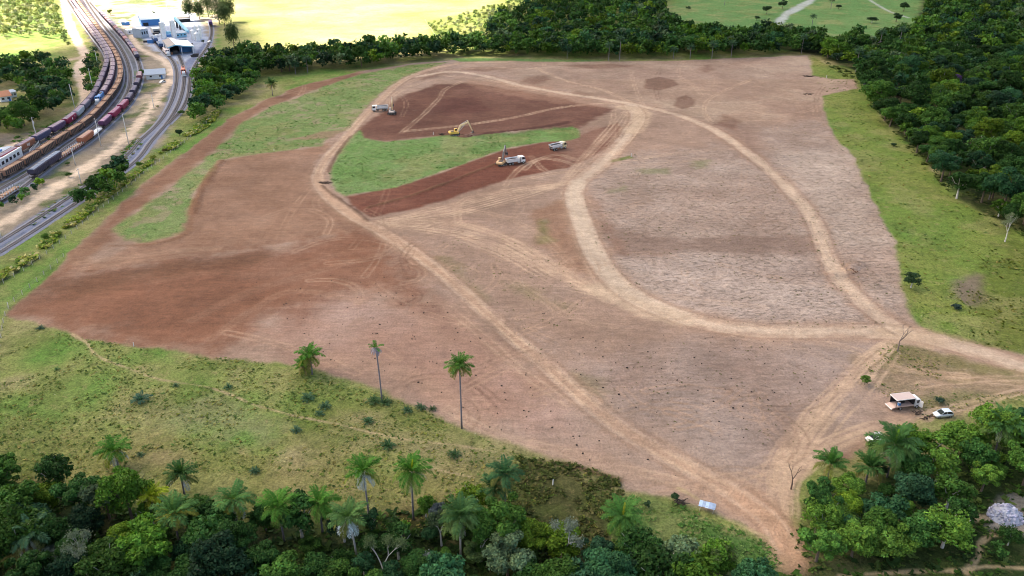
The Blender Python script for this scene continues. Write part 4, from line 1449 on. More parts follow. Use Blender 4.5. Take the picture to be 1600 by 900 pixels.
def workshop():
    # big two-bay shed: gable bay on the left, lean-to bay on the right
    A, B = G(266, 86.5), G(285, 85.5)
    C = G(302.5, 83.5)
    rz = math.atan2(C.y - A.y, C.x - A.x)
    L1, L2 = (B - A).length, (C - B).length
    D = 30.0
    h = 5.4
    th = thing('workshop_shed', 'big two-bay workshop shed with pale roof, cyan fascia and open dark front', 'shed', A, rz)
    b = MB()
    b.box((.1, D / 2, h / 2), (.2, D, h), M['roofblue'])
    b.box((L1 + L2 - .1, D / 2 + 2, h / 2 - .4), (.2, D - 4, h - .8), M['roofblue'])
    b.box(((L1 + L2) / 2, D - .1, h / 2), (L1 + L2, .2, h), M['roofblue'])
    b.box((L1 + L2 / 2, 9.0, h / 2 - .5), (L2, .2, h - 1), M['blue'])
    b.box((L1 * .5, 14.0, h / 2), (L1, .2, h), M['dark'])
    part('wall', b.mesh('wall'), th)
    b = MB()
    for x in (.15, L1, L1 + L2 - .2):
        b.box((x, -.02, h / 2), (.4, .4, h), M['white'])
    part('post', b.mesh('post'), th)
    b = MB()
    t = .2
    pk = h + 1.3
    b.loft([[(-.6, y, h), (L1 * .55, y, pk), (L1 * .55, y, pk + t), (-.6, y, h + t)] for y in (-.8, D + .5)], M['shedroof'])
    b.loft([[(L1 * .55, y, pk), (L1 + .3, y, h + .5), (L1 + .3, y, h + .5 + t), (L1 * .55, y, pk + t)] for y in (-.8, D + .5)], M['white'])
    part('roof', b.mesh('roof'), th)
    b = MB()
    b.loft([[(L1 + .3, y, h + .45), (L1 + L2 + .8, y, h - .7), (L1 + L2 + .8, y, h - .55), (L1 + .3, y, h + .62)] for y in (-.9, D - 3)], M['wall'])
    part('lean_to_roof', b.mesh('lean_to_roof'), th)
    b = MB()
    b.loft([[(-.6, y, h - .5), (L1 * .55, y, pk - .5), (L1 * .55, y, pk + .1), (-.6, y, h + .1)] for y in (-.95, -.82)], M['cyan'])
    b.loft([[(L1 * .55, y, pk - .5), (L1 + .3, y, h), (L1 + .3, y, h + .55), (L1 * .55, y, pk + .1)] for y in (-.95, -.82)], M['cyan'])
    b.loft([[(L1 + .3, y, h - .1), (L1 + L2 + .8, y, h - 1.2), (L1 + L2 + .8, y, h - .75), (L1 + .3, y, h + .4)] for y in (-1.05, -.92)], M['cyan'])
    part('fascia', b.mesh('fascia'), th)
    b = MB()
    b.box((L1 * .5, 4, 1.2), (3, 4, 2.4), M['steel'])
    b.box((L1 * .2, 3, .8), (1.2, 1.2, 1.6), M['tile'])
    part('stored_machinery', b.mesh('stored_machinery'), th)


workshop()
gable('house', 'low white house with a blue-grey gable roof beside the round bush', 'house', (229, 124.5), (258.5, 122.5), 9.5, 3.0, 2.0, M['wall'], M['roofblue'], .7, windows=2, door=True)
gable('plant_building', 'pale roofed building with a bright blue front at the top of the plant', 'building', (222, 41), (251, 39), 16, 5.0, 2.2, M['blue'], M['roofblue'], .6, openings=[(.08, .36, 2.6, M['dark'])], trim=M['cyan'])
gable('control_house', 'tall pale block with a flat white roof left of the silos', 'building', (222, 60), (233, 58), 9, 6.6, .4, M['roofblue'], M['white'], .5, windows=3)
gable('site_office', 'small white flat-roofed hut left of the plant by the yard wagons', 'hut', (200, 54), (213, 52.5), 7, 3.0, .5, M['wall'], M['white'], .3, windows=2)
gable('blue_container', 'small blue container with pale roof at the plant entrance', 'container', (197, 40), (203, 38.5), 4, 2.5, .15, M['blue'], M['roofblue'], .1)
gable('storage_building', 'low pale blue-grey shed right of the silos', 'shed', (276, 59), (292, 57), 12, 3.0, .9, M['cyan'], M['roofblue'], .5, windows=3)
gable('open_canopy', 'long dark canopy with white posts in front of the poplars', 'canopy', (275, 35.5), (297, 34), 9, 3.0, .7, M['dark'], M['steel'], .8, trim=M['white'])
gable('loading_shed', 'white low shed in front of the left silo', 'shed', (240, 52), (251, 51), 8, 3.2, .5, M['roofgrey'], M['white'], .4, openings=[(.1, .9, 1.8, M['dark'])])
gable('farmhouse', 'white house with a clay tile roof half hidden by trees at the left edge', 'house', (2, 160), (19, 157.5), 9, 3.0, 1.8, M['wall'], M['tile'], .6, windows=2, door=True)
gable('outbuilding', 'small outbuilding with pale blue roof beside the tiled farmhouse', 'outbuilding', (17, 153), (27, 151), 6, 2.8, .8, M['wall'], M['roofblue'], .4, windows=2)


def silo(px, r, h, label, cat, group, cone=1.2):
    g = G(*px)
    th = thing('silo', label, cat, g, 0, group)
    part('shell', MB().tube([(0, 0, .0), (0, 0, h)], r, M['white'], 16).mesh('shell'), th)
    part('roof', MB().tube([(0, 0, h), (0, 0, h + cone)], [r * 1.02, .25], M['white'], 16).mesh('roof'), th)
    b = MB()
    for a in (0, .35):
        b.tube([(math.cos(a + 4) * (r + .12), math.sin(a + 4) * (r + .12), 0), (math.cos(a + 4) * (r + .12), math.sin(a + 4) * (r + .12), h)], .05, M['steel'], 4)
    part('ladder', b.mesh('ladder'), th)


silo((256.5, 60), 1.9, 11.5, 'tall white silo, left of the two behind the big shed', 'silo', 'white silos')
silo((273, 59), 1.9, 12.2, 'tall white silo, right of the two behind the big shed', 'silo', 'white silos')
for i, (px, r, h, lb) in enumerate([((303, 62), 1.6, 6.5, 'white upright tank, front left of the cluster beyond the shed'), ((309, 64), 1.7, 5.5, 'white upright tank, front middle of the cluster beyond the shed'), ((313, 61), 1.5, 6.8, 'white upright tank, front right of the cluster beyond the shed'), ((306, 56), 1.6, 6.8, 'white upright tank, rear left of the cluster beyond the shed'), ((312, 54), 1.5, 6.2, 'white upright tank, rear right of the cluster beyond the shed')]):
    silo(px, r, h, lb, 'tank', 'white tanks')


def conveyor():
    A, B = G(276, 43), G(294, 53)
    d = B - A
    th = thing('conveyor', 'inclined pale blue conveyor gallery running down to the tanks', 'conveyor', A, math.atan2(d.y, d.x))
    L = d.length
    part('gallery', MB().prism([(0, 6.5), (L, 1.0), (L, 2.6), (0, 8.3)], -.9, .9, M['cyan']).mesh('gallery'), th)
    b = MB()
    for f in (.08, .35, .65):
        b.box((L * f, 0, (6.6 - 5.5 * f) / 2), (.25, 1.6, 6.6 - 5.5 * f), M['steel'])
    part('trestle', b.mesh('trestle'), th)


conveyor()
for px, lb in (((301.5, 89), 'dark skip container in front of the lean-to, smaller one'), ((306.5, 88.5), 'dark skip container in front of the lean-to, larger one')):
    g = G(*px)
    s = 1.4 if 'smaller' in lb else 2.0
    th = thing('skip_container', lb, 'container', g, .3)
    b = MB()
    b.prism([(-s * .7, 0), (s * .7, 0), (s, s * .9), (-s, s * .9)], -s * .6, s * .6, M['steel'])
    part('bin', b.mesh('bin'), th)
    part('rim', MB().box((0, 0, s * .92), (s * 2.05, s * 1.3, .08), M['dark']).mesh('rim'), th)


def station():
    # long white wall with dark windows beside the maroon lettered wagon
    A, B = G(-22, 279), G(36.5, 243.5)
    d = B - A
    L = d.length
    th = thing('station_building', 'low white building with dark windows and blue-grey roof beside the maroon wagon', 'building', A, math.atan2(d.y, d.x))
    part('wall', MB().box((L / 2, 4.5, 1.7), (L, 9, 3.4), M['wall']).mesh('wall'), th)
    part('parapet', MB().box((L / 2, .05, 3.65), (L + .4, .5, .7), M['white']).mesh('parapet'), th)
    part('roof', MB().prismx([(.35, 3.42), (9.4, 3.42), (9.4, 3.6), (4.8, 4.3), (.35, 3.6)], -.3, L + .2, M['roofblue']).mesh('roof'), th)
    n = int(L / 3.1)
    for i in range(n):
        part('window', MB().box((1.6 + i * 3.1, -.03, 1.9), (1.7, .08, 1.3), M['glass']).mesh('window'), th)
    # vents on the roof
    for i in (.45, .75):
        part('roof_vent', MB().box((L * i, 5, 4.5), (2.4, 1.2, .7), M['blue']).mesh('roof_vent'), th)


station()


def picket():
    A, B = G(48, 242), G(62, 228)
    d = B - A
    th = thing('picket_fence', 'short pale blue picket fence between white building and dirt road', 'fence', A, math.atan2(d.y, d.x))
    L = d.length
    for i in range(9):
        part('picket', MB().box((L * i / 8, 0, 1.2), (.35, .12, 2.4), M['white']).mesh('picket'), th)
    part('fence_rail', MB().box((L / 2, .12, 1.6), (L, .1, .15), M['white']).mesh('fence_rail'), th)


picket()


def stack(px, sx, sy, sz, m, label):
    th = thing('material_stack', label, 'stack', G(*px), .25, 'stacked materials at the plant')
    n = 3
    for i in range(n):
        part('bale', MB().box((0, (i - 1) * sy / n, sz / 2 * (1 - .12 * i)), (sx, sy / n * .9, sz * (1 - .12 * i)), m).mesh('bale'), th)


for px, sx, sy, sz, m, lb in [((241, 58), 4, 5, 1.8, 'white', 'white wrapped stack left of the left silo, front one'), ((244, 55), 4, 5, 2.2, 'steel', 'dark stack left of the left silo, middle one'), ((248, 56.5), 4, 4, 1.6, 'white', 'white wrapped stack left of the left silo, right one'), ((264, 57), 5, 4, 1.8, 'blue', 'blue stack between the two silos'), ((265, 53), 5, 4, 2.2, 'cyan', 'pale blue stack between the two silos, farther one'), ((236, 67), 4, 5, 2.4, 'blue', 'blue stack at the left side of the big shed'), ((228, 66), 3, 3, 1.4, 'steel', 'small dark stack in front of the tall pale block'), ((286, 63), 5, 4, 1.5, 'roofblue', 'grey blue stack in front of the low pale blue shed'), ((246, 47), 6, 5, 2.0, 'white', 'white stack in front of the blue fronted building'), ((298, 70), 3, 3, 1.3, 'dark', 'dark stack behind the lean-to of the big shed')]:
    stack(px, sx, sy, sz, M[m], lb)
# track-side hut and wires between the lane poles
# ================================================================== VEHICLES
def wheel_meshes(r, wd):
    t = MB().tube([(0, -wd / 2, 0), (0, wd / 2, 0)], r, M['rubber'], 14).mesh('tyre')
    h = MB().tube([(0, -wd / 2 - .02, 0), (0, wd / 2 + .02, 0)], r * .52, M['hub'], 10).mesh('rim')
    return t, h


def add_wheels(th, spots, r, wd):
    t, h = wheel_meshes(r, wd)
    for x, y in spots:
        wobj = part('wheel', t, th, (x, y, r))
        part('rim', h, wobj)


def truck_cab(th, x0, x1, w, z0, z1, paint, door=True):
    b = MB()
    zm = z0 + (z1 - z0) * .46
    b.prism([(x0, z0), (x1, z0), (x1 + .05, zm), (x1 - .28, z1 - .08), (x1 - .5, z1), (x0, z1)], -w / 2, w / 2, paint)
    cab = part('cab', b.mesh('cab'), th)
    b = MB()
    e = .03
    b.quad((x1 + .05 + e, -w / 2 + .15, zm + .05), (x1 + .05 + e, w / 2 - .15, zm + .05), (x1 - .27 + e, w / 2 - .2, z1 - .14), (x1 - .27 + e, -w / 2 + .2, z1 - .14), M['glass'])
    part('windscreen', b.mesh('windscreen'), cab)
    for y in (-w / 2 - .015, w / 2 + .015):
        part('side_window', MB().add([(x0 + .35, y, zm + .05), (x1 - .12, y, zm + .05), (x1 - .36, y, z1 - .16), (x0 + .35, y, z1 - .16)], [(0, 1, 2, 3)], M['glass']).mesh('side_window'), cab)
    b = MB()
    b.box((x1 + .08, 0, z0 + .12), (.25, w + .04, .36), M['steel'])
    part('bumper', b.mesh('bumper'), th)
    b = MB()
    b.box((x1 + .04, 0, z0 + .55), (.06, w * .6, .3), M['steel'])
    part('grille', b.mesh('grille'), cab)
    for y in (-w / 2 + .28, w / 2 - .28):
        part('headlight', MB().box((x1 + .2, y, z0 + .2), (.08, .34, .2), M['lamp']).mesh('headlight'), th)
    for y in (-w / 2 - .2, w / 2 + .2):
        part('mirror', MB().box((x1 - .1, y, zm + .3), (.1, .22, .5), M['steel']).mesh('mirror'), cab)
    return cab


def dump_truck(pr, pf, paint, bedm, load, label):
    A, B = G(*pr), G(*pf)
    c = (A + B) / 2
    rz = math.atan2(B.y - A.y, B.x - A.x)
    th = thing('dump_truck', label, 'dump truck', c, rz, 'dump trucks on the cut soil')
    b = MB()
    for y in (-.42, .42):
        b.box((-.3, y, .95), (7.6, .14, .3), M['steel'])
    b.box((1.3, .95, .85), (1.1, .55, .6), M['steel'])
    b.box((1.3, -.95, .85), (1.0, .55, .6), M['hub'])
    part('chassis', b.mesh('chassis'), th)
    truck_cab(th, 2.25, 4.05, 2.45, .75, 2.95, paint)
    b = MB()
    w = 1.25
    x0, x1 = -4.1, 1.55
    z0, z1 = 1.25, 2.55
    t = .09
    b.box(((x0 + x1) / 2 + .1, 0, z0), (x1 - x0 - .4, 2 * w - .3, .12), bedm)
    for s in (-1, 1):
        b.loft([[(x0 + .55, s * (w - .15), z0), (x0, s * w, z1), (x0, s * (w - t), z1), (x0 + .55, s * (w - .15 - t), z0)], [(x1, s * (w - .15), z0), (x1, s * w, z1), (x1, s * (w - t), z1), (x1, s * (w - .15 - t), z0)]], bedm)
        b.box(((x0 + x1) / 2, s * (w + .02), z1 + .03), (x1 - x0, .14, .14), bedm)
    b.box((x1, 0, (z0 + z1) / 2 + .1), (t, 2 * w - .05, z1 - z0 + .3), bedm)
    b.prism([(x0 + .5, z0), (x0 + .6, z0), (x0 + .08, z1 - .1), (x0 - .02, z1 - .1)], -w + .1, w - .1, bedm)
    bed = part('dump_bed', b.mesh('dump_bed'), th)
    b = MB()
    for s in (-1, 1):
        for i in range(6):
            x = x0 + .7 + i * .95
            b.box((x, s * (w - .04), 1.95), (.1, .1, 1.15), bedm)
    part('bed_ribs', b.mesh('bed_ribs'), bed)
    b = MB()
    b.box((x1 + .45, 0, z1 + .42), (.95, 2 * w - .3, .08), bedm, ry=.12)
    part('cab_shield', b.mesh('cab_shield'), bed)
    if load:
        rr = random.Random(len(label))
        V, Fs = [], []
        for i in range(8):
            for j in range(5):
                e = math.sin(math.pi * i / 7) * math.sin(math.pi * j / 4)
                V.append((x0 + .3 + i * (x1 - x0 - .5) / 7, -w + .15 + j * (2 * w - .3) / 4, z1 - .45 + .55 * e + rr.uniform(-.06, .06)))
        for i in range(7):
            for j in range(4):
                a = i * 5 + j
                Fs.append((a, a + 5, a + 6, a + 1))
        part('soil_load', MB().add(V, Fs, M['bed_load']).mesh('soil_load'), bed)
    else:
        part('dark_bed_fill', MB().box(((x0 + x1) / 2 + .05, 0, z0 + .62), (x1 - x0 - .35, 2 * w - .24, 1.1), M['dark']).mesh('dark_bed_fill'), bed)  # solid dark block filling the bed so its inside shows dark
    add_wheels(th, [(3.2, 1.02), (3.2, -1.02), (-1.55, .98), (-1.55, -.98), (-2.85, .98), (-2.85, -.98)], .52, .42)
    b = MB()
    for x in (-2.2,):
        for s in (-1, 1):
            b.box((x, s * 1.0, 1.14), (2.7, .5, .05), M['steel'])
    for s in (-1, 1):
        part('tail_light', MB().box((-4.12, s * .95, 1.05), (.06, .3, .14), M['redlamp']).mesh('tail_light'), th)
    part('mudguard', b.mesh('mudguard'), th)


dump_truck((788, 258.5), (821.5, 253.5), M['white'], M['white'], True, 'white dump truck being loaded next to the partly hidden excavator')
dump_truck((856, 237), (886.5, 230), M['cream'], M['white'], False, 'dump truck with a cream cab and empty dark bed, nearest the wide dirt road')
dump_truck((606, 172.5), (582.5, 174), M['white'], M['white'], False, 'white dump truck facing left with raised headboard beside the curved track')


def excavator(px, swing, travel, boompts, paint, armm, label, sc=1.0):
    """boompts: foot, elbow, stick end in the boom plane (x forward, z up)"""
    g = G(*px)
    th = thing('excavator', label, 'excavator', g, travel, 'excavators stripping the field')
    th.scale = (sc, sc, sc)
    for s in (-1, 1):
        b = MB()
        n = 14
        prof = []
        for k in range(n):
            a = 2 * math.pi * k / n
            prof.append((1.75 * (1 if math.cos(a) > 0 else -1) * (1 if abs(math.cos(a)) > .01 else 0) + .42 * math.cos(a), .44 + .42 * math.sin(a)))
        b.prism(prof, s * 1.15 - .3, s * 1.15 + .3, M['steel'])
        tr = part('crawler_track', b.mesh('crawler_track'), th)
        b = MB()
        for k in range(5):
            b.tube([(-1.5 + k * .75, s * 1.46, .3), (-1.5 + k * .75, s * 1.49, .3)], .17, M['hub'], 8)
        part('track_rollers', b.mesh('track_rollers'), tr)
    part('undercarriage', MB().box((0, 0, .65), (2.2, 1.9, .5), M['steel']).mesh('undercarriage'), th)
    up = (0, 0, swing - travel)
    b = MB()
    b.prism([(-2.5, 1.0), (1.2, 1.0), (1.5, 1.3), (1.5, 1.55), (-.2, 1.9), (-.9, 2.15), (-2.4, 2.1), (-2.75, 1.7)], -1.35, 1.35, paint)
    b.box((0, 0, .95), (1.5, 1.5, .2), M['steel'])
    house = part('upper_house', b.mesh('upper_house'), th, rot=up)
    b = MB()
    b.loft([[(-2.35, y, 1.05), (-2.35, y, 2.0), (-2.95, y * .85, 1.9), (-3.05, y * .8, 1.5), (-2.9, y * .85, 1.1)] for y in (-1.36, 1.36)], paint)
    part('counterweight', b.mesh('counterweight'), house)
    part('engine_cover', MB().box((-1.5, -.3, 2.17), (1.5, 1.6, .14), M['steel']).mesh('engine_cover'), house)
    b = MB()
    b.prism([(-.2, 1.55), (1.35, 1.5), (1.45, 2.1), (1.15, 2.95), (-.2, 3.0)], .42, 1.34, paint)
    cabo = part('operator_cab', b.mesh('operator_cab'), house)
    b = MB()
    for y in (.4, 1.36):
        b.add([(.0, y, 2.05), (1.28, y, 2.05), (1.05, y, 2.82), (.0, y, 2.86)], [(0, 1, 2, 3)], M['glass'])
    b.add([(1.47, .5, 2.1), (1.47, 1.26, 2.1), (1.2, 1.26, 2.86), (1.2, .5, 2.86)], [(0, 1, 2, 3)], M['glass'])
    part('cab_windows', b.mesh('cab_windows'), cabo)
    (fx, fz), (ex, ez), (sx, sz), (bx, bz) = boompts
    y = -.15

    def beam(p, q, h0, h1, w, m):
        d = Vector((q[0] - p[0], 0, q[1] - p[1])).normalized()
        n_ = Vector((-d.z, 0, d.x))
        P, Q_ = Vector((p[0], y, p[1])), Vector((q[0], y, q[1]))
        secs = []
        for c, hh in ((P, h0), (Q_, h1)):
            secs.append([c + n_ * hh + Vector((0, -w, 0)), c + n_ * hh + Vector((0, w, 0)), c - n_ * hh + Vector((0, w, 0)), c - n_ * hh + Vector((0, -w, 0))])
        return secs
    b = MB()
    b.loft(beam((fx, fz), (ex, ez), .28, .42, .26, armm), armm)
    b.loft(beam((ex, ez), (sx, sz), .42, .24, .25, armm), armm)
    part('boom', b.mesh('boom'), house)
    b = MB()
    d = Vector((bx - sx, 0, bz - sz)).normalized()
    tail = (sx - d.x * .8, sz - d.z * .8)
    b.loft(beam(tail, (bx, bz), .3, .17, .2, armm), armm)
    stick = part('dipper_arm', b.mesh('dipper_arm'), house)
    b = MB()
    b.tube([(fx + .35, y, fz - .25), ((ex + sx) / 2, y, (ez + sz) / 2 - .45)], .11, M['hub'], 6)
    b.tube([(ex + .1, y, ez + .55), (tail[0], y, tail[1] + .15)], .1, M['hub'], 6)
    part('hydraulic_ram', b.mesh('hydraulic_ram'), house)
    b = MB()
    prof = [(0, 0), (.35, .12), (.62, -.35), (.55, -.85), (.1, -1.1), (-.42, -1.0), (-.5, -.85), (.0, -.8), (.2, -.5), (.02, -.12)]
    b.prism([(bx + p[0] - .1, bz + p[1] + .05) for p in prof], y - .6, y + .6, M['steel'])
    for k in range(4):
        b.box((bx - .6, y - .45 + k * .3, bz - .88), (.28, .1, .1), M['hub'])
    part('bucket', b.mesh('bucket'), stick)
    return th


excavator((711.5, 211.5), heading((711, 211), (738, 208.5)), heading((711, 211), (735, 211)), [(1.0, 1.6), (2.6, 4.4), (6.2, 5.6), (8.1, 1.5)], M['yellow'], mat('arm_pale_yellow', (.8, .6, .36), .5, var=.1), 'yellow excavator with arched boom digging at the top edge of the green island')
excavator((783.5, 258), heading((783, 258), (795, 247)), heading((783, 258), (800, 255)), [(1.0, 1.6), (2.3, 4.6), (4.6, 6.3), (5.8, 3.6)], mat('faded_orange_paint', (.66, .44, .24), .5, var=.15), mat('arm_grey', (.2, .18, .17), .6, var=.2), 'tan excavator with dark raised boom behind the white truck being loaded')
excavator((612.5, 178), heading((612, 178), (613.5, 171)), heading((612, 178), (628, 178)), [(1.0, 1.6), (2.2, 4.6), (4.4, 6.6), (5.6, 3.4)], mat('faded_grey_paint', (.5, .44, .4), .5, var=.15), mat('arm_tan', (.68, .47, .26), .5, var=.1), 'excavator with upright tan boom behind the white truck facing left')


def hatchback(pf, pr, paint, label, cat='car'):
    A, B = G(*pr), G(*pf)
    c = (A + B) / 2
    rz = math.atan2(B.y - A.y, B.x - A.x)
    th = thing('car', label, cat, c, rz)
    # body below the belt line: lofted cross sections along X
    secs = []
    for x, zb, zt, w in [(-1.95, .42, .82, .72), (-1.85, .3, .95, .8), (-1.2, .22, .98, .85), (.2, .22, .95, .86), (.95, .22, .92, .85), (1.6, .26, .8, .8), (1.92, .34, .66, .7), (1.98, .42, .58, .62)]:
        secs.append([(x, -w * .94, zb), (x, w * .94, zb), (x, w, zb + (zt - zb) * .5), (x, w * .96, zt - .06), (x, w * .8, zt), (x, -w * .8, zt), (x, -w * .96, zt - .06), (x, -w, zb + (zt - zb) * .5)])
    body = part('body', MB().loft(secs, paint).mesh('body', True), th)
    gh = []
    for x, z, w in [(-1.8, .95, .78), (-1.45, 1.42, .66), (-.9, 1.5, .64), (.0, 1.5, .63), (.25, 1.44, .63), (1.0, .93, .74)]:
        gh.append((x, z, w))
    b = MB()
    b.loft([[(x, -w, z), (x, w, z), (x, w + (.1 if z > 1 else 0), .9), (x, -w - (.1 if z > 1 else 0), .9)] for x, z, w in gh], M['glass'])
    part('greenhouse', b.mesh('greenhouse'), body)
    b = MB()
    b.loft([[(x, -w, z), (x, w, z), (x, w, z - .05), (x, -w, z - .05)] for x, z, w in [(-1.5, 1.43, .69), (-.9, 1.535, .67), (0, 1.535, .66), (.22, 1.48, .66)]], paint)
    for s in (-1, 1):
        b.tube([(.24, s * .64, 1.46), (1.02, s * .78, .93)], .045, paint, 4)
        b.tube([(-1.46, s * .68, 1.44), (-1.82, s * .8, .94)], .07, paint, 4)
        b.tube([(-.35, s * .66, 1.5), (-.35, s * .8, .94)], .05, paint, 4)
    part('roof', b.mesh('roof'), body)
    b = MB()
    for s in (-1, 1):
        b.box((1.93, s * .52, .62), (.12, .3, .12), M['lamp'])
    part('headlight', b.mesh('headlight'), th)
    b = MB()
    for s in (-1, 1):
        b.box((-1.92, s * .66, .82), (.08, .16, .2), M['redlamp'])
    part('tail_light', b.mesh('tail_light'), th)
    part('bumper', MB().box((1.97, 0, .4), (.1, 1.3, .16), M['steel']).box((-1.95, 0, .42), (.1, 1.4, .16), M['steel']).mesh('bumper'), th)
    for s in (-1, 1):
        part('mirror', MB().box((.78, s * .93, .98), (.12, .16, .12), paint).mesh('mirror'), body)
    add_wheels(th, [(1.2, .76), (1.2, -.76), (-1.2, .76), (-1.2, -.76)], .3, .2)
    part('number_plate', MB().box((2.03, 0, .42), (.02, .4, .12), M['white']).mesh('number_plate'), th)
    return th


hatchback((1458.5, 651.5), (1486, 649), M['silver'], 'pale silver hatchback parked at the bush edge beside the canopied truck')
hatchback((1354, 691), (1380, 686), M['white'], 'white car almost hidden under the palm and bushes, only its front showing')
hatchback((249.5, 130.5), (258, 128.5), M['white'], 'small white car parked below the low white house')
hatchback((324, 67), (332, 65.5), M['white'], 'small white car by the track beyond the big shed')


def canopy_truck():
    c = G(1411, 636)
    rz = heading((1398, 637), (1426, 633.5))
    th = thing('canopy_truck', 'white truck with a pinkish roof over its open-sided bed and its tailboard down', 'truck', c, rz)
    b = MB()
    for y in (-.4, .4):
        b.box((0, y, .72), (5.6, .12, .22), M['steel'])
    part('chassis', b.mesh('chassis'), th)
    truck_cab(th, 1.9, 3.3, 2.0, .55, 2.3, M['white'])
    part('open_door', MB().box((3.0, -1.45, 1.35), (.08, .85, 1.5), M['white'], rz=.35).mesh('open_door'), th)
    bedb = MB()
    bedb.box((-.6, 0, .92), (4.4, 2.2, .12), M['pinkwood'])
    bedb.box((-.6, -1.1, 1.08), (4.4, .07, .3), M['pinkwood'])
    bed = part('bed', bedb.mesh('bed'), th)
    b = MB()
    b.box((-.6, 1.08, 1.85), (4.3, .06, 1.8), M['dark'])
    b.box((1.55, 0, 1.85), (.08, 2.2, 1.8), M['dark'])
    part('inner_panel', b.mesh('inner_panel'), bed)
    b = MB()
    for x in (-2.7, 1.5):
        for y in (-1.06, 1.06):
            b.box((x, y, 1.9), (.08, .08, 1.85), M['steel'])
    part('roof_post', b.mesh('roof_post'), bed)
    b = MB()
    b.box((-.65, 0, 2.85), (4.5, 2.45, .1), M['canopy'])
    part('canopy_roof', b.mesh('canopy_roof'), th)
    b = MB()
    for y in (-1.24, 1.24):
        b.box((-.65, y, 2.84), (4.56, .05, .16), M['white'])
    for x in (-2.92, 1.62):
        b.box((x, 0, 2.84), (.05, 2.52, .16), M['white'])
    part('roof_trim', b.mesh('roof_trim'), th)
    b = MB()
    b.box((-3.2, 0, .8), (.8, 2.1, .1), M['pinkwood'], ry=-.25)
    b.box((-3.65, 0, .62), (.14, 2.3, .14), M['white'])
    part('tailboard', b.mesh('tailboard'), th)
    b = MB()
    b.box((-1.6, -.5, 1.35), (.5, .5, .6), M['blue'])
    b.box((-1.6, -.5, 1.7), (.4, .4, .12), M['white'])
    b.box((-.4, .3, 1.3), (.9, .7, .5), M['steel'])
    part('cargo', b.mesh('cargo'), bed)
    part('headboard', MB().box((1.75, 0, 1.7), (.12, 2.1, 1.5), M['white']).mesh('headboard'), th)
    add_wheels(th, [(2.5, .86), (2.5, -.86), (-1.4, .84), (-1.4, -.84)], .42, .3)
    for s in (-1, 1):
        part('tail_light', MB().box((-2.84, s * .8, .85), (.05, .25, .12), M['redlamp']).mesh('tail_light'), th)


canopy_truck()


def rock_mesh(seed):
    rr = random.Random(seed)
    import bmesh
    bm = bmesh.new()
    bmesh.ops.create_icosphere(bm, subdivisions=1, radius=1)
    for v in bm.verts:
        v.co *= rr.uniform(.7, 1.25)
        v.co.z *= .75
    me = bpy.data.meshes.new('rock')
    bm.to_mesh(me)
    bm.free()
    return me


def with_mat(me, m):
    me.materials.clear()
    me.materials.append(m)
    return me


ROCKS = [with_mat(rock_mesh(i), M['rock']) for i in range(4)]
CLODS = [with_mat(rock_mesh(i + 20), M['clod']) for i in range(4)]
SOILS = [with_mat(rock_mesh(i + 40), M['soil']) for i in range(3)]


def heap(name, label, cat, px, L, W, Hh, m, rz=0, n=0, seed=1, rocks=ROCKS, size=(.25, .7), piece='rock', group=None):
    rr = random.Random(seed)
    g = G(*px)
    th = thing(name, label, cat, g, rz, group)
    N = 18
    V, Fs = [], []
    for i in range(N):
        for j in range(N):
            x, y = -1 + 2 * i / (N - 1), -1 + 2 * j / (N - 1)
            r = math.hypot(x, y)
            z = max(0, 1 - r ** 1.6) * (1 + .35 * float(vnoise(np.array(x * 3 + seed), np.array(y * 3), seed)) - .2) + rr.uniform(-.04, .05)
            V.append((x * L / 2, y * W / 2, max(z * Hh, -.2) - .1 if r < 1 else -.25))
    for i in range(N - 1):
        for j in range(N - 1):
            a = i * N + j
            Fs.append((a, a + N, a + N + 1, a + 1))
    part('mound', MB().add(V, Fs, m).mesh('mound'), th)
    for k in range(n):
        a, r = rr.uniform(0, 6.28), math.sqrt(rr.random()) * .95
        x, y = math.cos(a) * r, math.sin(a) * r
        s = rr.uniform(*size)
        o = part(piece, rr.choice(rocks), th, (x * L / 2, y * W / 2, max(0, 1 - r ** 1.6) * Hh * .92), (rr.uniform(0, 3), rr.uniform(0, 3), rr.uniform(0, 3)))
        o.scale = (s, s * rr.uniform(.7, 1.2), s * .8)
        v = rr.uniform(.65, 1.35)
        o.color = (v, v * rr.uniform(.94, 1.02), v * rr.uniform(.98, 1.08), 1)
    return th


heap('rock_pile', 'blue-grey rubble heap in the clearing at the lower right edge', 'rock pile', (1571, 806), 6.4, 5.5, 2.2, M['rock'], .2, 110, 3, size=(.15, .5))
heap('soil_heap', 'fresh dark soil heap under the bucket of the yellow excavator', 'soil heap', (727, 213), 7.5, 4.5, 1.0, M['soil'], 0, 30, 5, SOILS, (.15, .45), 'soil_lump')
heap('soil_heap', 'low earth mound beside the right loop of the dirt road', 'soil heap', (1328, 424), 5.0, 4.0, .7, mat('tan_soil', (.3, .2, .13), .95, var=.3, bump=.5), 0, 18, 6, SOILS, (.15, .3), 'soil_lump')


def brush_pile(px, L, n, label, seed):
    rr = random.Random(seed)
    th = thing('brush_pile', label, 'brush pile', G(*px), 0)
    for k in range(n):
        a = rr.uniform(-.6, .6) + (math.pi if rr.random() < .5 else 0)
        x, y = rr.uniform(-L / 3, L / 3), rr.uniform(-.6, .6)
        ln = rr.uniform(.8, L / 2)
        p0 = Vector((x, y, rr.uniform(.05, .3)))
        p1 = p0 + Vector((math.cos(a) * ln, math.sin(a) * ln * .6, rr.uniform(.1, .9)))
        part('branch', MB().tube([p0, (p0 + p1) / 2 + Vector((0, 0, .1)), p1], [.13, .1, .04], M['darkwood'], 5).mesh('branch'), th)


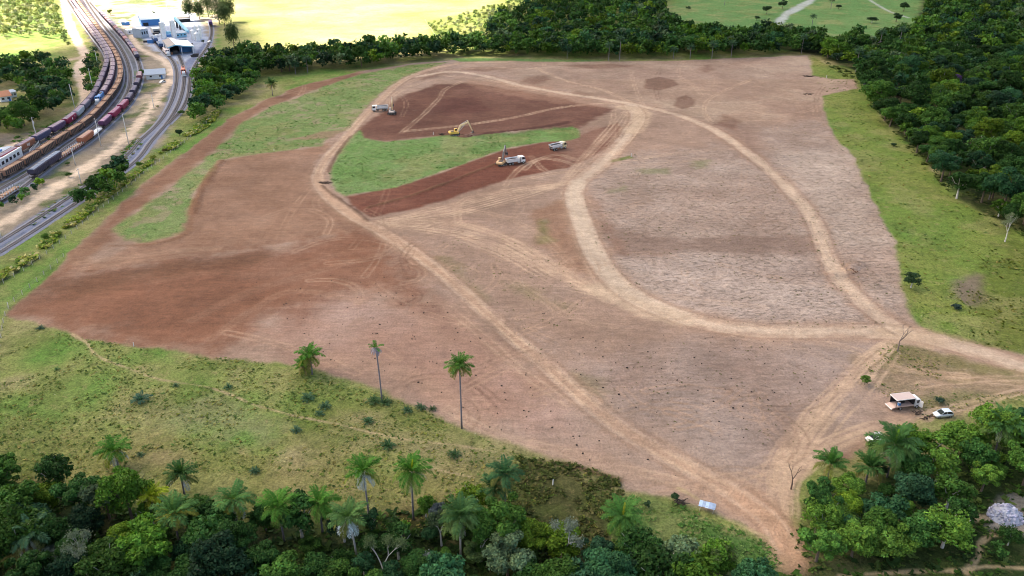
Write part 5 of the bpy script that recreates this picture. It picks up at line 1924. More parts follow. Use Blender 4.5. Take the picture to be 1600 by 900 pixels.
brush_pile((509, 287), 4.5, 22, 'pile of dark branches on the inner bend of the dirt track', 1)
brush_pile((1262, 120), 7, 18, 'scattered dark branches at the far right corner of the field', 2)
brush_pile((1432, 648), 2.2, 9, 'dark junk lying on the ground by the truck cab', 3)
brush_pile((1448, 654), 2.6, 7, 'dark sticks lying between truck and silver car', 4)
brush_pile((1262, 148), 6, 10, 'low dark branches near the edge below the far corner', 5)
brush_pile((690, 211), 3.0, 14, 'dark bundle lying at the grass edge left of the yellow excavator', 6)


def lean_to():
    A, B = G(1092, 797), G(1115, 803)
    d = B - A
    rz = math.atan2(d.y, d.x)
    L = d.length
    W = 1.0
    th = thing('tin_shelter', 'small blue-grey corrugated tin shelter on posts at the field tip', 'shelter', A, rz)
    for x, y, h in ((.15, .1, 1.15), (L - .15, .1, 1.15), (.15, W, 1.3), (L - .15, W, 1.3)):
        part('post', MB().tube([(x, y, -.1), (x, y, h)], .06, M['post'], 6).mesh('post'), th)
    n = 5
    for i in range(n):
        b = MB()
        x0 = -.15 + i * (L + .3) / n
        wd = (L + .3) / n
        k = 6
        secs = []
        for yy, zz in ((-.2, 1.1), (W + .2, 1.36)):
            top = [(x0 + wd * j / k, yy, zz + .02 * (i % 2) + (.035 if j % 2 else 0)) for j in range(k + 1)]
            bot = [(x, y, z - .03) for x, y, z in top[::-1]]
            secs.append(top + bot)
        b.loft(secs, M['zinc'])
        v = [1.15, .8, 1.2, .85, .75][i]
        part('roof_sheet', b.mesh('roof_sheet'), th, color=(v, v, v * 1.05))
    part('roof_beam', MB().box((L / 2, .1, 1.12), (L, .08, .1), M['darkwood']).box((L / 2, W, 1.26), (L, .08, .1), M['darkwood']).mesh('roof_beam'), th)
    part('back_wall', MB().box((L / 2, W + .02, .75), (L * .95, .04, 1.0), M['dark']).mesh('back_wall'), th)


lean_to()
brush_pile((1066, 786), 3.2, 14, 'heap of pale planks and brush left of the tin shelter', 9)


def stake(px, h, label):
    th = thing('marker_stake', label, 'stake', G(*px), 0, 'white marker stakes')
    part('shaft', MB().tube([(0, 0, -.1), (0.08, 0, h)], [.12, .09], M['white'], 6).mesh('shaft'), th)
    part('tip', MB().tube([(.08, 0, h), (.09, 0, h + .12)], [.09, .01], M['white'], 6).mesh('tip'), th)


for px, h, lb in [((677, 211), 1.3, 'white stake at the grass edge left of the dark bundle'), ((986, 245), 1.4, 'white stake at the end of the green sliver right of the dirt road'), ((1291, 122), 1.7, 'white stake on the grass at the far right corner'), ((863.5, 757), 1.2, 'white stake in the dark rough pasture by the palm'), ((209, 541), 1.1, 'pale stake on the lower field edge above the footpath'), ((13, 480), 1.4, 'pale stake at the left tip of the brown field'), ((428, 235), .7, 'white stake on the edge of the upper left grass')]:
    stake(px, h, lb)


# ---- fences
def wire_fence(px, label, step=4.0, h=1.4):
    ln = gline(px, 6)
    d = np.concatenate([[0], np.cumsum(np.linalg.norm(np.diff(ln, axis=0), axis=1))])
    n = int(d[-1] / step)
    S = np.linspace(0, d[-1], n + 1)
    P = [Vector((np.interp(s, d, ln[:, 0]), np.interp(s, d, ln[:, 1]), 0)) for s in S]
    th = thing('wire_fence', label, 'fence', P[0])
    pm = MB().tube([(0, 0, -.1), (0, 0, h)], [.09, .08], M['post'], 6).mesh('post')
    for p in P:
        part('post', pm, th, p - P[0])
    for z in (.5, .9, 1.3):
        part('wire', MB().tube([p - P[0] + Vector((0, 0, z)) for p in P], .015, M['wire'], 3).mesh('wire'), th)


wire_fence([(-30, 462), (50, 415), (145, 338), (222, 275), (300, 213), (330, 186)], 'post and wire fence between tall grass and the brown strip')
wire_fence([(0, 540), (12, 486), (45, 452), (100, 402)], 'post and wire fence round the left tip of the field')
wire_fence([(664, 32), (690, 71)], 'fence line between the sunlit field and the scrub', 6)
# ================================================================== VEGETATION
def rot_rand(rng, n):
    v = rng.standard_normal((n, 3))
    return v / np.linalg.norm(v, axis=1)[:, None]


def crown_np(seed, R, Hc, z0, ncl, nleaf, ls, flat=.75, sparse=.0, rc=(.26, .44)):
    """leaf cards on many small clumps spread through a dome: verts, quads, per-vertex tint"""
    rng = np.random.default_rng(seed)
    cl = []
    for i in range(ncl):
        for _ in range(20):
            d = rng.uniform(-1, 1, 3)
            d[2] = rng.uniform(-.55, 1)
            if np.linalg.norm(d) <= 1:
                break
        k = .45 + .55 * rng.random()
        d = d / (np.linalg.norm(d) + 1e-6) * k
        r = rng.uniform(*rc) * R
        c = np.array([d[0] * (R - r * .6), d[1] * (R - r * .6), z0 + Hc * .5 + d[2] * (Hc * .5 - r * .4)])
        cl.append((*c, r, rng.uniform(.72, 1.3)))
    cl = np.array(cl)
    p = cl[:, 3] ** 2
    ci = rng.choice(ncl, nleaf, p=p / p.sum())
    d = rot_rand(rng, nleaf)
    flip = (d[:, 2] < -.25) & (rng.random(nleaf) < .75)
    d[flip, 2] *= -1
    rr = cl[ci, 3] * (1.12 - .5 * rng.random(nleaf) ** 1.5)
    pos = cl[ci, :3] + d * rr[:, None] * np.array([1, 1, flat])
    n = d * .7 + rot_rand(rng, nleaf) * .75 + np.array([0, 0, .35])
    n /= np.linalg.norm(n, axis=1)[:, None]
    t = np.cross(n, rot_rand(rng, nleaf))
    t /= np.linalg.norm(t, axis=1)[:, None] + 1e-9
    b = np.cross(n, t)
    s = (ls * rng.uniform(.55, 1.35, nleaf))[:, None]
    V = np.stack([pos + t * s, pos + b * s * .55 - n * s * .12, pos - t * s, pos - b * s * .55 - n * s * .12], 1).reshape(-1, 3)
    Q = np.arange(nleaf * 4).reshape(-1, 4)
    v = cl[ci, 4] * rng.uniform(.6, 1.45, nleaf)
    hue = rng.normal(0, .06, nleaf)
    tint = np.stack([v * (1 + hue * 1.4), v, v * (1 - hue)], 1)
    return V, Q, np.repeat(tint, 4, 0)


def trunk_mesh(name, h, r, spread, m, nl=5, seed=0):
    rr = random.Random(seed)
    b = MB()
    top = Vector((rr.uniform(-.3, .3), rr.uniform(-.3, .3), h * .55))
    b.tube([(0, 0, -.2), (top.x * .4, top.y * .4, h * .25), top], [r * 1.3, r, r * .75], m, 7)
    for k in range(nl):
        a = 6.28 * k / nl + rr.uniform(-.4, .4)
        e = Vector((math.cos(a) * spread * rr.uniform(.5, .9), math.sin(a) * spread * rr.uniform(.5, .9), h * rr.uniform(.75, 1.0)))
        mid_ = top + (e - top) * .5 + Vector((0, 0, -.1 * h))
        b.tube([top, mid_, e], [r * .55, r * .35, r * .1], m, 5)
    return b.mesh(name)


NV = 10
CROWN, TRUNK, DIM = [], [], []
for i in range(NV):
    rr = random.Random(100 + i)
    R = rr.uniform(3.0, 4.3)
    Hc = R * rr.uniform(1.15, 1.6)
    z0 = rr.uniform(1.3, 2.2)
    V, Q, T_ = crown_np(200 + i, R, Hc, z0, rr.randint(20, 44), [5600, 4200, 7000, 2600, 5200][i % 5], [.25, .29, .21, .27, .24][i % 5], rc=(.13, .36))
    CROWN.append(np_mesh('crown', V, Q, M['leaf'], T_))
    TRUNK.append(trunk_mesh('trunk', z0 + Hc * .8, .2, R * .85, M['palebark'] if i % 5 == 3 else M['bark'], 8, i))
    DIM.append((R, z0 + Hc))
FARC = []
for i in range(8):
    rr = random.Random(300 + i)
    R = rr.uniform(3.1, 4.3)
    V, Q, T_ = crown_np(400 + i, R, R * rr.uniform(1.3, 1.8), 1.6, rr.randint(13, 18), 300, .7, rc=(.22, .44))
    FARC.append((V, Q, T_))

COLS = [
    ('deep green', (.028, .082, .02), 30), ('mid green', (.05, .125, .024), 28), ('bright green', (.07, .165, .022), 10), ('yellow green', (.1, .18, .02), 5),
    ('blue green', (.03, .1, .042), 8), ('grey green', (.09, .145, .075), 3), ('dark bluish', (.019, .056, .028), 13)]


def pick_col(rng, lit=False):
    wts = np.array([c[2] for c in COLS], float)
    i = rng.choice(len(COLS), p=wts / wts.sum())
    nm, c, _ = COLS[i]
    v = rng.uniform(.85, 1.95)
    return nm, tuple(np.array(c) * v)


def scatter(px, spacing, seed, ymin=-400):
    poly = gpoly([(a, max(b, -70)) for a, b in px])
    rng = np.random.default_rng(seed)
    lo, hi = poly.min(0), poly.max(0)
    n = int((hi[0] - lo[0]) * (hi[1] - lo[1]) / spacing ** 2 * 4)
    P = rng.uniform(lo, hi, (n, 2))
    P = P[in_poly(P[:, 0], P[:, 1], poly)]
    cell = {}
    out = []
    for x, y in P:
        k = (int(x // spacing), int(y // spacing))
        ok = True
        for a in (-1, 0, 1):
            for b in (-1, 0, 1):
                for q in cell.get((k[0] + a, k[1] + b), ()):
                    if (q[0] - x) ** 2 + (q[1] - y) ** 2 < spacing ** 2:
                        ok = False
        if ok:
            cell.setdefault(k, []).append((x, y))
            out.append((x, y))
    return out


WOODS = [
    ('in the dense wood along the bottom edge', [(-70, 764), (20, 764), (90, 770), (150, 790), (210, 812), (330, 822), (450, 826), (600, 822), (660, 802), (720, 794), (790, 806), (840, 850), (900, 885), (960, 885), (1040, 868), (1110, 868), (1155, 895), (1175, 925), (1190, 1010), (-80, 1010)], 4.2, (.8, 1.3), 1),
    ('in the thicket round the lower right corner', [(1262, 838), (1258, 810), (1300, 775), (1345, 770), (1372, 728), (1420, 708), (1470, 700), (1530, 690), (1570, 672), (1640, 650), (1720, 650), (1720, 765), (1600, 772), (1545, 775), (1500, 800), (1500, 862), (1420, 880), (1300, 905), (1262, 890)], 3.9, (.7, 1.25), 2),
    ('in the low scrub by the lower right footpaths', [(1545, 850), (1610, 842), (1680, 850), (1680, 880), (1550, 882)], 4.2, (.4, .55), 3),
    ('in the big forest on the right', [(1285, 92), (1325, 108), (1345, 140), (1375, 185), (1430, 240), (1500, 318), (1562, 352), (1600, 368), (1740, 390), (1800, 380), (1800, -55), (1460, -55), (1440, 45), (1420, 66), (1330, 76), (1260, 82)], 6.6, (.85, 1.95), 4),
    ('in the tree belt behind the field', [(322, 150), (345, 130), (385, 124), (440, 117), (530, 110), (560, 108), (640, 97), (740, 87), (800, 89), (880, 92), (960, 93), (1100, 91), (1230, 86), (1275, 85), (1285, 68), (1230, 63), (1130, 63), (1060, 58), (1000, 62), (880, 72), (790, 74), (720, 76), (640, 82), (560, 90), (450, 95), (385, 98), (345, 106), (332, 122)], 4.8, (1.1, 1.75), 5),
    ('in the back wood beyond the tree belt', [(775, 72), (760, 58), (765, 40), (835, 18), (900, -10), (930, -55), (1040, -55), (1035, 25), (1060, 50), (1130, 62), (1230, 70), (1230, 74), (1000, 74), (880, 72)], 7.2, (1.0, 1.7), 6),
    ('in the pale scrub right of the sunlit field', [(668, 42), (740, 22), (830, -8), (900, -55), (930, -55), (900, -10), (835, 18), (765, 40), (760, 58), (775, 72), (720, 78), (695, 70)], 6.5, (.4, .75), 7),
    ('in the wood left of the dirt road', [(-60, 112), (0, 108), (60, 100), (100, 112), (112, 135), (108, 160), (90, 182), (45, 205), (-10, 225), (-60, 240), (-60, 170), (-5, 168), (24, 165), (40, 150), (20, 140), (-60, 140)], 5.8, (1.0, 1.4), 8),
    ('between the dirt road and the outer train', [(138, 95), (150, 88), (158, 110), (152, 130), (144, 152), (136, 140), (132, 120)], 4.6, (.6, .85), 9),
    ('in the sunlit scrub at the top left', [(-80, 85), (0, 62), (60, 58), (95, 64), (108, 75), (100, 50), (88, 10), (70, -55), (-80, -55)], 6.0, (.5, .95), 10),
    ('between the ballast strip and the field', [(318, 112), (330, 98), (352, 95), (380, 110), (402, 124), (398, 140), (370, 158), (340, 178), (306, 198), (296, 190), (306, 160), (306, 135)], 5.0, (.9, 1.25), 11),
    ('in the clump beside the ballast strip', [(118, 318), (140, 302), (165, 292), (180, 275), (197, 272), (190, 298), (160, 315), (130, 328)], 3.6, (.75, 1.05), 12),
    ('among the bushes beside the yard track', [(0, 322), (30, 312), (60, 290), (70, 292), (40, 316), (5, 335)], 4.0, (.4, .6), 13),
]
OPEN = [gpoly([(-40, 142), (30, 142), (48, 165), (40, 190), (-40, 195)]), gpoly([(1535, 838), (1535, 800), (1550, 775), (1590, 768), (1680, 778), (1680, 838)])]
pal_keep = []


LANDMARKS = [('the short leafy palm pair', 484, 583), ('the stocky pasture palm', 185, 729), ('the dark wood-edge palm', 288, 772), ('the small yellow green palm', 245, 812), ('the golden fronded palm', 280, 850), ('the golden skirted palm', 372, 830), ('the left full-green palm', 444, 845), ('the right full-green palm', 504, 832), ('the leaning grey-skirted palm', 557, 868), ('the tall grey-fronded palm', 577, 812), ('the tall yellow-speared palm', 646, 812), ('the dark green palm pair', 780, 802), ('the hanging green palm', 720, 866), ('the palm by the green hollow', 972, 838), ('the bottom-left palm', 62, 872), ('the palm over the hidden car', 1386, 745), ('the palm right of the silver car', 1552, 715), ('the bushy thicket-tip palm', 1292, 752), ('the blue-grey rubble heap', 1571, 806), ('the tin shelter', 1103, 800), ('the bottom end of the dirt lane', 1228, 862), ('the pale sparse forest-edge tree', 1570, 378), ('the forest-edge palms', 1568, 320), ('the near-corner forest palms', 1348, 111), ('the purple tree nearest the grass', 1432, 158), ('the white house', 243, 124), ('the tiled farmhouse', 12, 158), ('the short lane-side pole', 127, 287), ('the dirt-road bend pole', 119, 177), ('the middle forest palm', 1520, 136), ('the tall far-edge palm pair', 960, 95), ('the single upper strip palm', 426, 149), ('the black yard wagons', 62, 290), ('the rightmost track', 300, 115), ('the lower right footpath', 1531, 850)]


PALM_BASES = [(185, 729), (288, 772), (245, 812), (280, 850), (372, 830), (444, 845), (504, 832), (557, 868), (577, 812), (646, 812), (789, 802), (773, 802), (720, 866), (972, 838), (62, 872), (1386, 745), (1552, 715), (1292, 752), (1352, 756)]


def build_woods():
    cand = []
    for where, px, sp, (a, b), seed in WOODS:
        rng = np.random.default_rng(900 + seed)
        for x, y in scatter(px, sp, seed):
            cand.append((x, y, rng.uniform(a, b), where, seed))
    cand.sort(key=lambda c: -ppm((c[0], c[1])) * c[2])
    rng = np.random.default_rng(77)
    fv, fq, ft = [], [], []
    off = 0
    n_ind = 0
    labels = {}
    TONE = {1: .66, 2: .82, 4: .56, 5: .56, 6: .58, 8: .66, 9: .7, 11: .74, 12: .7}
    for x, y, s, where, seed in cand:
        px, py = proj(x, y, 3.0)
        if not (-150 < px < 1760 and py > -32):
            continue
        u0, v0 = proj(x, y, 0)
        if any(abs(u0 - a) < 26 and -8 < v0 - b < 40 for a, b in PALM_BASES):
            s *= .55
        near = -40 < px < 1640 and -30 < py < 960
        nm, c = pick_col(rng)
        c = tuple(np.array(c) * TONE.get(seed, 1.0))
        if seed in (7, 10):
            nm, c = [('yellow green', (.22, .26, .1)), ('grey green', (.25, .28, .17)), ('mid green', (.14, .2, .08))][rng.integers(3)]  # sunlight put into the colour: leaves of these two scrubs raised
        if seed == 2 and rng.random() < .3:
            nm, c = 'bright green', (.1, .21, .035)
        if seed == 4 and y > 400 and rng.random() < .012:
            nm, c = 'purple flowering', (.09, .05, .15)
        if any(in_poly(np.array([x]), np.array([y]), p)[0] for p in OPEN):
            continue
        if n_ind < 292 and near:
            i = int(rng.integers(NV))
            size = 'small' if s < .8 else ('tall' if s > 1.15 else 'rounded')
            u0, v0 = proj(x, y, 0)
            lm = min(LANDMARKS, key=lambda q: ((q[1] - u0) ** 2 + 2 * (q[2] - v0) ** 2))
            dx, dy = u0 - lm[1], v0 - lm[2]
            rel = ('left of' if dx < 0 else 'right of') if abs(dx) > 1.3 * abs(dy) else ('in front of' if dy > 0 else 'behind')
            th = thing('broadleaf_tree', None, 'tree', (x, y, 0), rng.uniform(0, 6.28), 'broadleaf trees ' + where)
            labels.setdefault((size, nm, rel, lm[0]), []).append((math.hypot(dx, dy), len(labels), th))
            th.scale = (s, s, s * rng.uniform(.85, 1.15))
            part('trunk', TRUNK[i], th)
            part('crown', CROWN[i], th, color=c)
            n_ind += 1
        else:
            V, Q, T_ = FARC[int(rng.integers(8))]
            if y > 430:
                V, Q, T_ = V[:760], Q[:190], T_[:760]
            a = rng.uniform(0, 6.28)
            Rm = np.array([[math.cos(a), -math.sin(a), 0], [math.sin(a), math.cos(a), 0], [0, 0, 1]]) * s
            Rm[2, 2] *= rng.uniform(.85, 1.25)
            fv.append(V @ Rm.T + np.array([x, y, 0]))
            fq.append(Q + off)
            ft.append(T_ * np.array(c))
            off += len(V)
    for (size, nm, rel, lm), v in labels.items():
        v.sort(key=lambda q: q[0])
        for k, q in enumerate(v):
            pre = '' if len(v) == 1 else ('nearest ' if k == 0 else ORD[k] + ' nearest ')
            q[2]['label'] = '%s%s %s tree %s %s' % (pre, size, nm, rel, lm)
    print('trees', n_ind, 'far', len(fv))
    o = part('forest', np_mesh('forest', np.concatenate(fv), np.concatenate(fq), M['leaf'], np.concatenate(ft)))
    tag(o, 'dense mixed green forest canopy filling the right and far background', 'forest', kind='stuff')


build_woods()


def tree_at(px, s, c, label, name='broadleaf_tree', i=None, sz=1.0, cat='tree', group=None):
    i = random.randrange(NV) if i is None else i
    th = thing(name, label, cat, G(*px), random.uniform(0, 6.28), group)
    th.scale = (s, s, s * sz)
    part('trunk', TRUNK[i], th)
    part('crown', CROWN[i], th, color=c)
    return th


# specimen trees and shrubs
GR, DG, BG_, YG, GG = (.055, .12, .03), (.032, .07, .03), (.09, .18, .035), (.16, .2, .035), (.12, .16, .12)
for px, s, c, lb, sz in [
    ((1423, 450), .85, DG, 'dark rounded tree standing alone on the right grass strip', .8),
    ((1494, 484), .36, (.03, .06, .05), 'small dark bush by the bare patch on the right grass strip', .6),
    ((1351, 601), .36, BG_, 'round bright green bush on the bare ground above the truck', .9),
    ((1396, 229), .42, DG, 'low dark bush on the right grass strip near the forest', .55),
    ((1467, 630), .3, (.035, .075, .05), 'low dark bush between the truck and the silver car', .6),
    ((886, 866), .5, GG, 'pale silvery tree with white branches in the bottom wood', 1.0),
    ((222, 118), .62, GR, 'round green bush covering the end of the white house', .9),
    ((246, 168), .3, GR, 'small bush on bare ground below the white house', .6),
    ((173, 24), .6, YG, 'sunlit yellow green tree beside the yard wagons', 1.3),
    ((240, 22), .45, YG, 'small sunlit tree behind the blue fronted building', .9),
    ((284, 180), .5, GR, 'bush at the edge of the ballast strip, upper one', .7),
    ((281, 212), .62, DG, 'bush at the edge of the ballast strip, lower one', .8),
    ((100, 193), .42, (.05, .09, .06), 'low bush beside the dirt road pole', .6),
    ((108, 277), .4, GR, 'bush at the foot of the short pole by the sandy lane', .7),
    ((66, 288), .4, GR, 'bush below the black wagons beside the sandy lane', .6),
    ((106, 258), .3, GR, 'small bush under the stake wagons', .6),
    ((72, 375), .36, BG_, 'bright bush in the tall grass left of the brown strip', .8),
    ((92, 369), .3, YG, 'yellowish bush in the tall grass left of the brown strip', .8),
    ((218, 262), .42, BG_, 'bright bush at the lower end of the tall grass', .7),
    ((258, 238), .4, (.12, .11, .035), 'ochre bush by the fence above the clump', .7),
    ((240, 250), .38, YG, 'yellow bush by the fence beside the clump', .7),
    ((318, 68), .5, (.05, .08, .06), 'dull bush below the poplars', .8),
    ((327, 82), .45, (.05, .08, .06), 'dull bush beside the rightmost track', .8),
    ((1012, 792), .25, DG, 'small dark bush in the green hollow by the tin shelter', .7),
    ((1055, 782), .25, DG, 'dark bush with pale sticks left of the tin shelter', .8),
    ((940, 65), .6, YG, 'yellow topped tree in the back wood', 1.2),
    ((1378, 74), 1.0, (.13, .07, .22), 'purple flowering tree in the right forest, left of the upper pair', .9),
    ((1430, 82), .9, (.13, .07, .21), 'purple flowering tree in the right forest, right of the upper pair', .9),
    ((1432, 158), .85, (.1, .06, .2), 'purple flowering tree nearest the grass strip in the right forest', .9),
    ((1352, 128), .5, (.2, .2, .02), 'small yellow tree at the edge of the right forest', .9),
    ((1335, 262 - 30), .3, GR, 'hidden', .6),
    ((1300, 830), .95, (.1, .2, .04), 'bright green spreading tree at the tip of the lower right thicket', .8),
    ((1375, 868), .95, (.09, .19, .035), 'bright green spreading tree in the middle of the lower right thicket', .8),
    ((1472, 855), 1.15, (.1, .22, .035), 'largest bright green tree left of the rubble heap', .85),
    ((240, 815), .7, GG, 'pale grey green tree at the wood edge above the yellow palm', .85),
    ((690, 826), .75, (.09, .11, .12), 'greyish tree with a pale trunk right of the tall palms', 1.1),
    ((90, 880), .62, GG, 'silvery shrub tree in the bottom left corner', .8),
    ((150, 885), .6, (.09, .13, .12), 'blue grey shrub tree in the bottom left corner', .8),
    ((745, 880), .62, (.1, .17, .06), 'pale green tree beside the silver bush at the bottom', .9),
    ((667, 893), .4, (.2, .24, .24), 'silver leaved bush at the bottom edge', .9),
    ((1075, 16), .7, DG, 'dark bush on the far meadow, left one of three', .7),
    ((1182, 32), .8, DG, 'dark bush on the far meadow, middle one of three', .7),
    ((1362, 36), 1.2, DG, 'dark spreading bush on the far meadow, right one of three', .6),
    ((1310, 14), .9, DG, 'dark bush at the top of the far meadow by the lone palm', .6),
    ((1400, 34), 1.3, DG, 'dark tree at the right end of the far meadow, nearer one', .9),
    ((1412, 18), 1.3, DG, 'dark tree at the right end of the far meadow, farther one', .9),
    ((1222, 14), 1.2, DG, 'dark tree on the far meadow beside the pale bare track', .9),
    ((1198, 22), 1.2, DG, 'dark tree on the far meadow left of the pale bare track', .9),
    ((1052, 34), 1.1, DG, 'dark tree at the left end of the far meadow', .9),
    ((1366, 708), .5, (.06, .14, .03), 'green bush below the hidden white car', .8),
    ((1398, 722), .7, (.05, .13, .03), 'green tree right of the palm over the hidden white car', .9),
    ((970, 870), .5, BG_, 'bright green bush below the single palm at the bottom', .9)]:
    if lb == 'hidden':
        continue
    tree_at(px, s, c, lb, sz=sz, name='shrub' if s < .5 else 'broadleaf_tree', cat='shrub' if s < .5 else 'tree')

# poplars
for i, (px, top, lb) in enumerate([((297, 32), -2, 'tall poplar, leftmost of the row behind the plant'), ((312, 30), 0, 'tall poplar, second of the row behind the plant'), ((343, 38), -12, 'tall poplar, tallest of the row beside the bright field'), ((352, 45), 4, 'leaning poplar at the edge of the bright field'), ((326, 26), -12, 'tall poplar, between the second and the tallest of the row'), ((360, 34), -4, 'tall poplar at the right end of the row behind the plant'), ((366, 76), 38, 'slim poplar in front of the bright field')]):
    g = G(*px)
    h = hgt_for(g, top)
    V, Q, T_ = crown_np(600 + i, h * .28, h * .94, h * .06, 40, 2600, .5, flat=1.2, rc=(.5, .8))
    th = thing('poplar_tree', lb, 'tree', g, 0, 'poplars behind the plant')
    part('trunk', trunk_mesh('trunk', h * .9, .25, h * .08, M['bark'], 4, i), th)
    part('crown', np_mesh('crown', V, Q, M['leaf'], T_), th, color=(.05, .085, .035))


# ------------------------------------------------------------------ palms
def frond_mesh(L, el, droop, nleaf, ll, seed, name='frond'):
    rr = random.Random(seed)
    pts = []
    p = Vector((.08, 0, 0))
    a = el
    n = 10
    for i in range(n + 1):
        pts.append(p.copy())
        p = p + Vector((math.cos(a), 0, math.sin(a))) * (L / n)
        a -= droop / n * (.5 + i / n)
    V, Q, T_ = [], [], []

    def quad(a_, b_, c_, d_, t):
        o = len(V)
        V.extend([a_, b_, c_, d_])
        Q.append((o, o + 1, o + 2, o + 3))
        T_.extend([t] * 4)
    for i in range(n):
        wd = .05 * (1 - i / n) + .012
        quad(pts[i] + Vector((0, -wd, 0)), pts[i] + Vector((0, wd, 0)), pts[i + 1] + Vector((0, wd * .8, 0)), pts[i + 1] + Vector((0, -wd * .8, 0)), (1.2, 1.1, .9))
    for k in range(nleaf):
        f = .12 + .88 * k / (nleaf - 1)
        i = min(n - 1, int(f * n))
        q = pts[i].lerp(pts[i + 1], f * n - i)
        d = (pts[i + 1] - pts[i]).normalized()
        le = ll * (math.sin(math.pi * min(1, f * .8 + .12)) * .8 + .25)
        for s in (-1, 1):
            out = (Vector((0, s, 0)) * .8 + d * .55 + Vector((0, 0, rr.uniform(-.3, .35)))).normalized()
            tip = q + out * le + Vector((0, 0, -le * .35))
            mid_ = q + out * le * .5
            wv = d * .1
            v = rr.uniform(.75, 1.25)
            quad(q, mid_ + wv, tip, mid_ - wv, (v, v, v))
    return np_mesh(name, np.array([tuple(p) for p in V]), np.array(Q), M['leaf'], np.array(T_))


FR_UP = [frond_mesh(3.1, 1.25, 1.1, 20, .75, i) for i in range(2)]
FR_MID = [frond_mesh(3.4, .75, 1.5, 22, .85, 10 + i) for i in range(3)]
FR_LOW = [frond_mesh(3.3, .2, 1.7, 22, .85, 20 + i) for i in range(2)]
FR_OLD = [frond_mesh(2.9, -.5, 1.3, 16, .6, 30 + i, 'dry_frond') for i in range(2)]
SPEAR = frond_mesh(2.2, 1.5, .25, 12, .28, 40, 'spear_leaf')


def palm(px, crown, label, r=1.0, c=(.05, .14, .035), skirt=(.2, .15, .06), n=(5, 9, 7, 6), lean=0.0, dead=None, spear=None, trunk_r=.17, group='palms', tm=None, hmin=1.0):
    g = G(*px)
    h = max(hmin, hgt_for(g, crown))
    rr = random.Random(int(px[0] * 13 + px[1]))
    th = thing('palm_tree', label, 'palm tree', g, rr.uniform(0, 6.28) * 0, group)
    lean = lean + rr.uniform(-.04, .04)
    sway = rr.uniform(-.15, .2)
    top = Vector((lean * h, 0, h))
    b = MB()
    pts = [Vector((lean * h * (t ** 1.5), math.sin(t * 3) * .08, h * t)) for t in (0, .2, .4, .6, .8, 1)]
    pts[0].z = -.1
    b.tube(pts, [trunk_r * q for q in (1.35, 1.05, 1.0, .95, .95, 1.05)], tm or M['palmbark'], 8)
    part('trunk', b.mesh('trunk', True), th)
    for ms, k, col, ex in ((FR_UP, n[0] + 2, c, 'frond'), (FR_MID, n[1] + 2, c, 'frond'), (FR_LOW, n[2], tuple(np.array(c) * .5 + np.array(skirt) * .5), 'frond'), (FR_OLD, n[3], dead or skirt, 'dry_frond')):
        for i in range(k):
            v = rr.uniform(.8, 1.2)
            o = part(ex, rr.choice(ms), th, top + Vector((0, 0, rr.uniform(-.15, .1))), (rr.uniform(-.22, .22), rr.uniform(-.3, .3) + sway, 6.283 * (i + rr.uniform(-.35, .35)) / k), color=(col[0] * v * 1.25, col[1] * v * 1.38, col[2] * v * (.85 if ex == 'frond' else 1.4)))
            s = r * rr.uniform(.95, 1.22)
            o.scale = (s, s, s)
    if spear:
        o = part('spear_leaf', SPEAR, th, top, (0, 0, 1), color=spear)
        o.scale = (r, r, r)
    return th


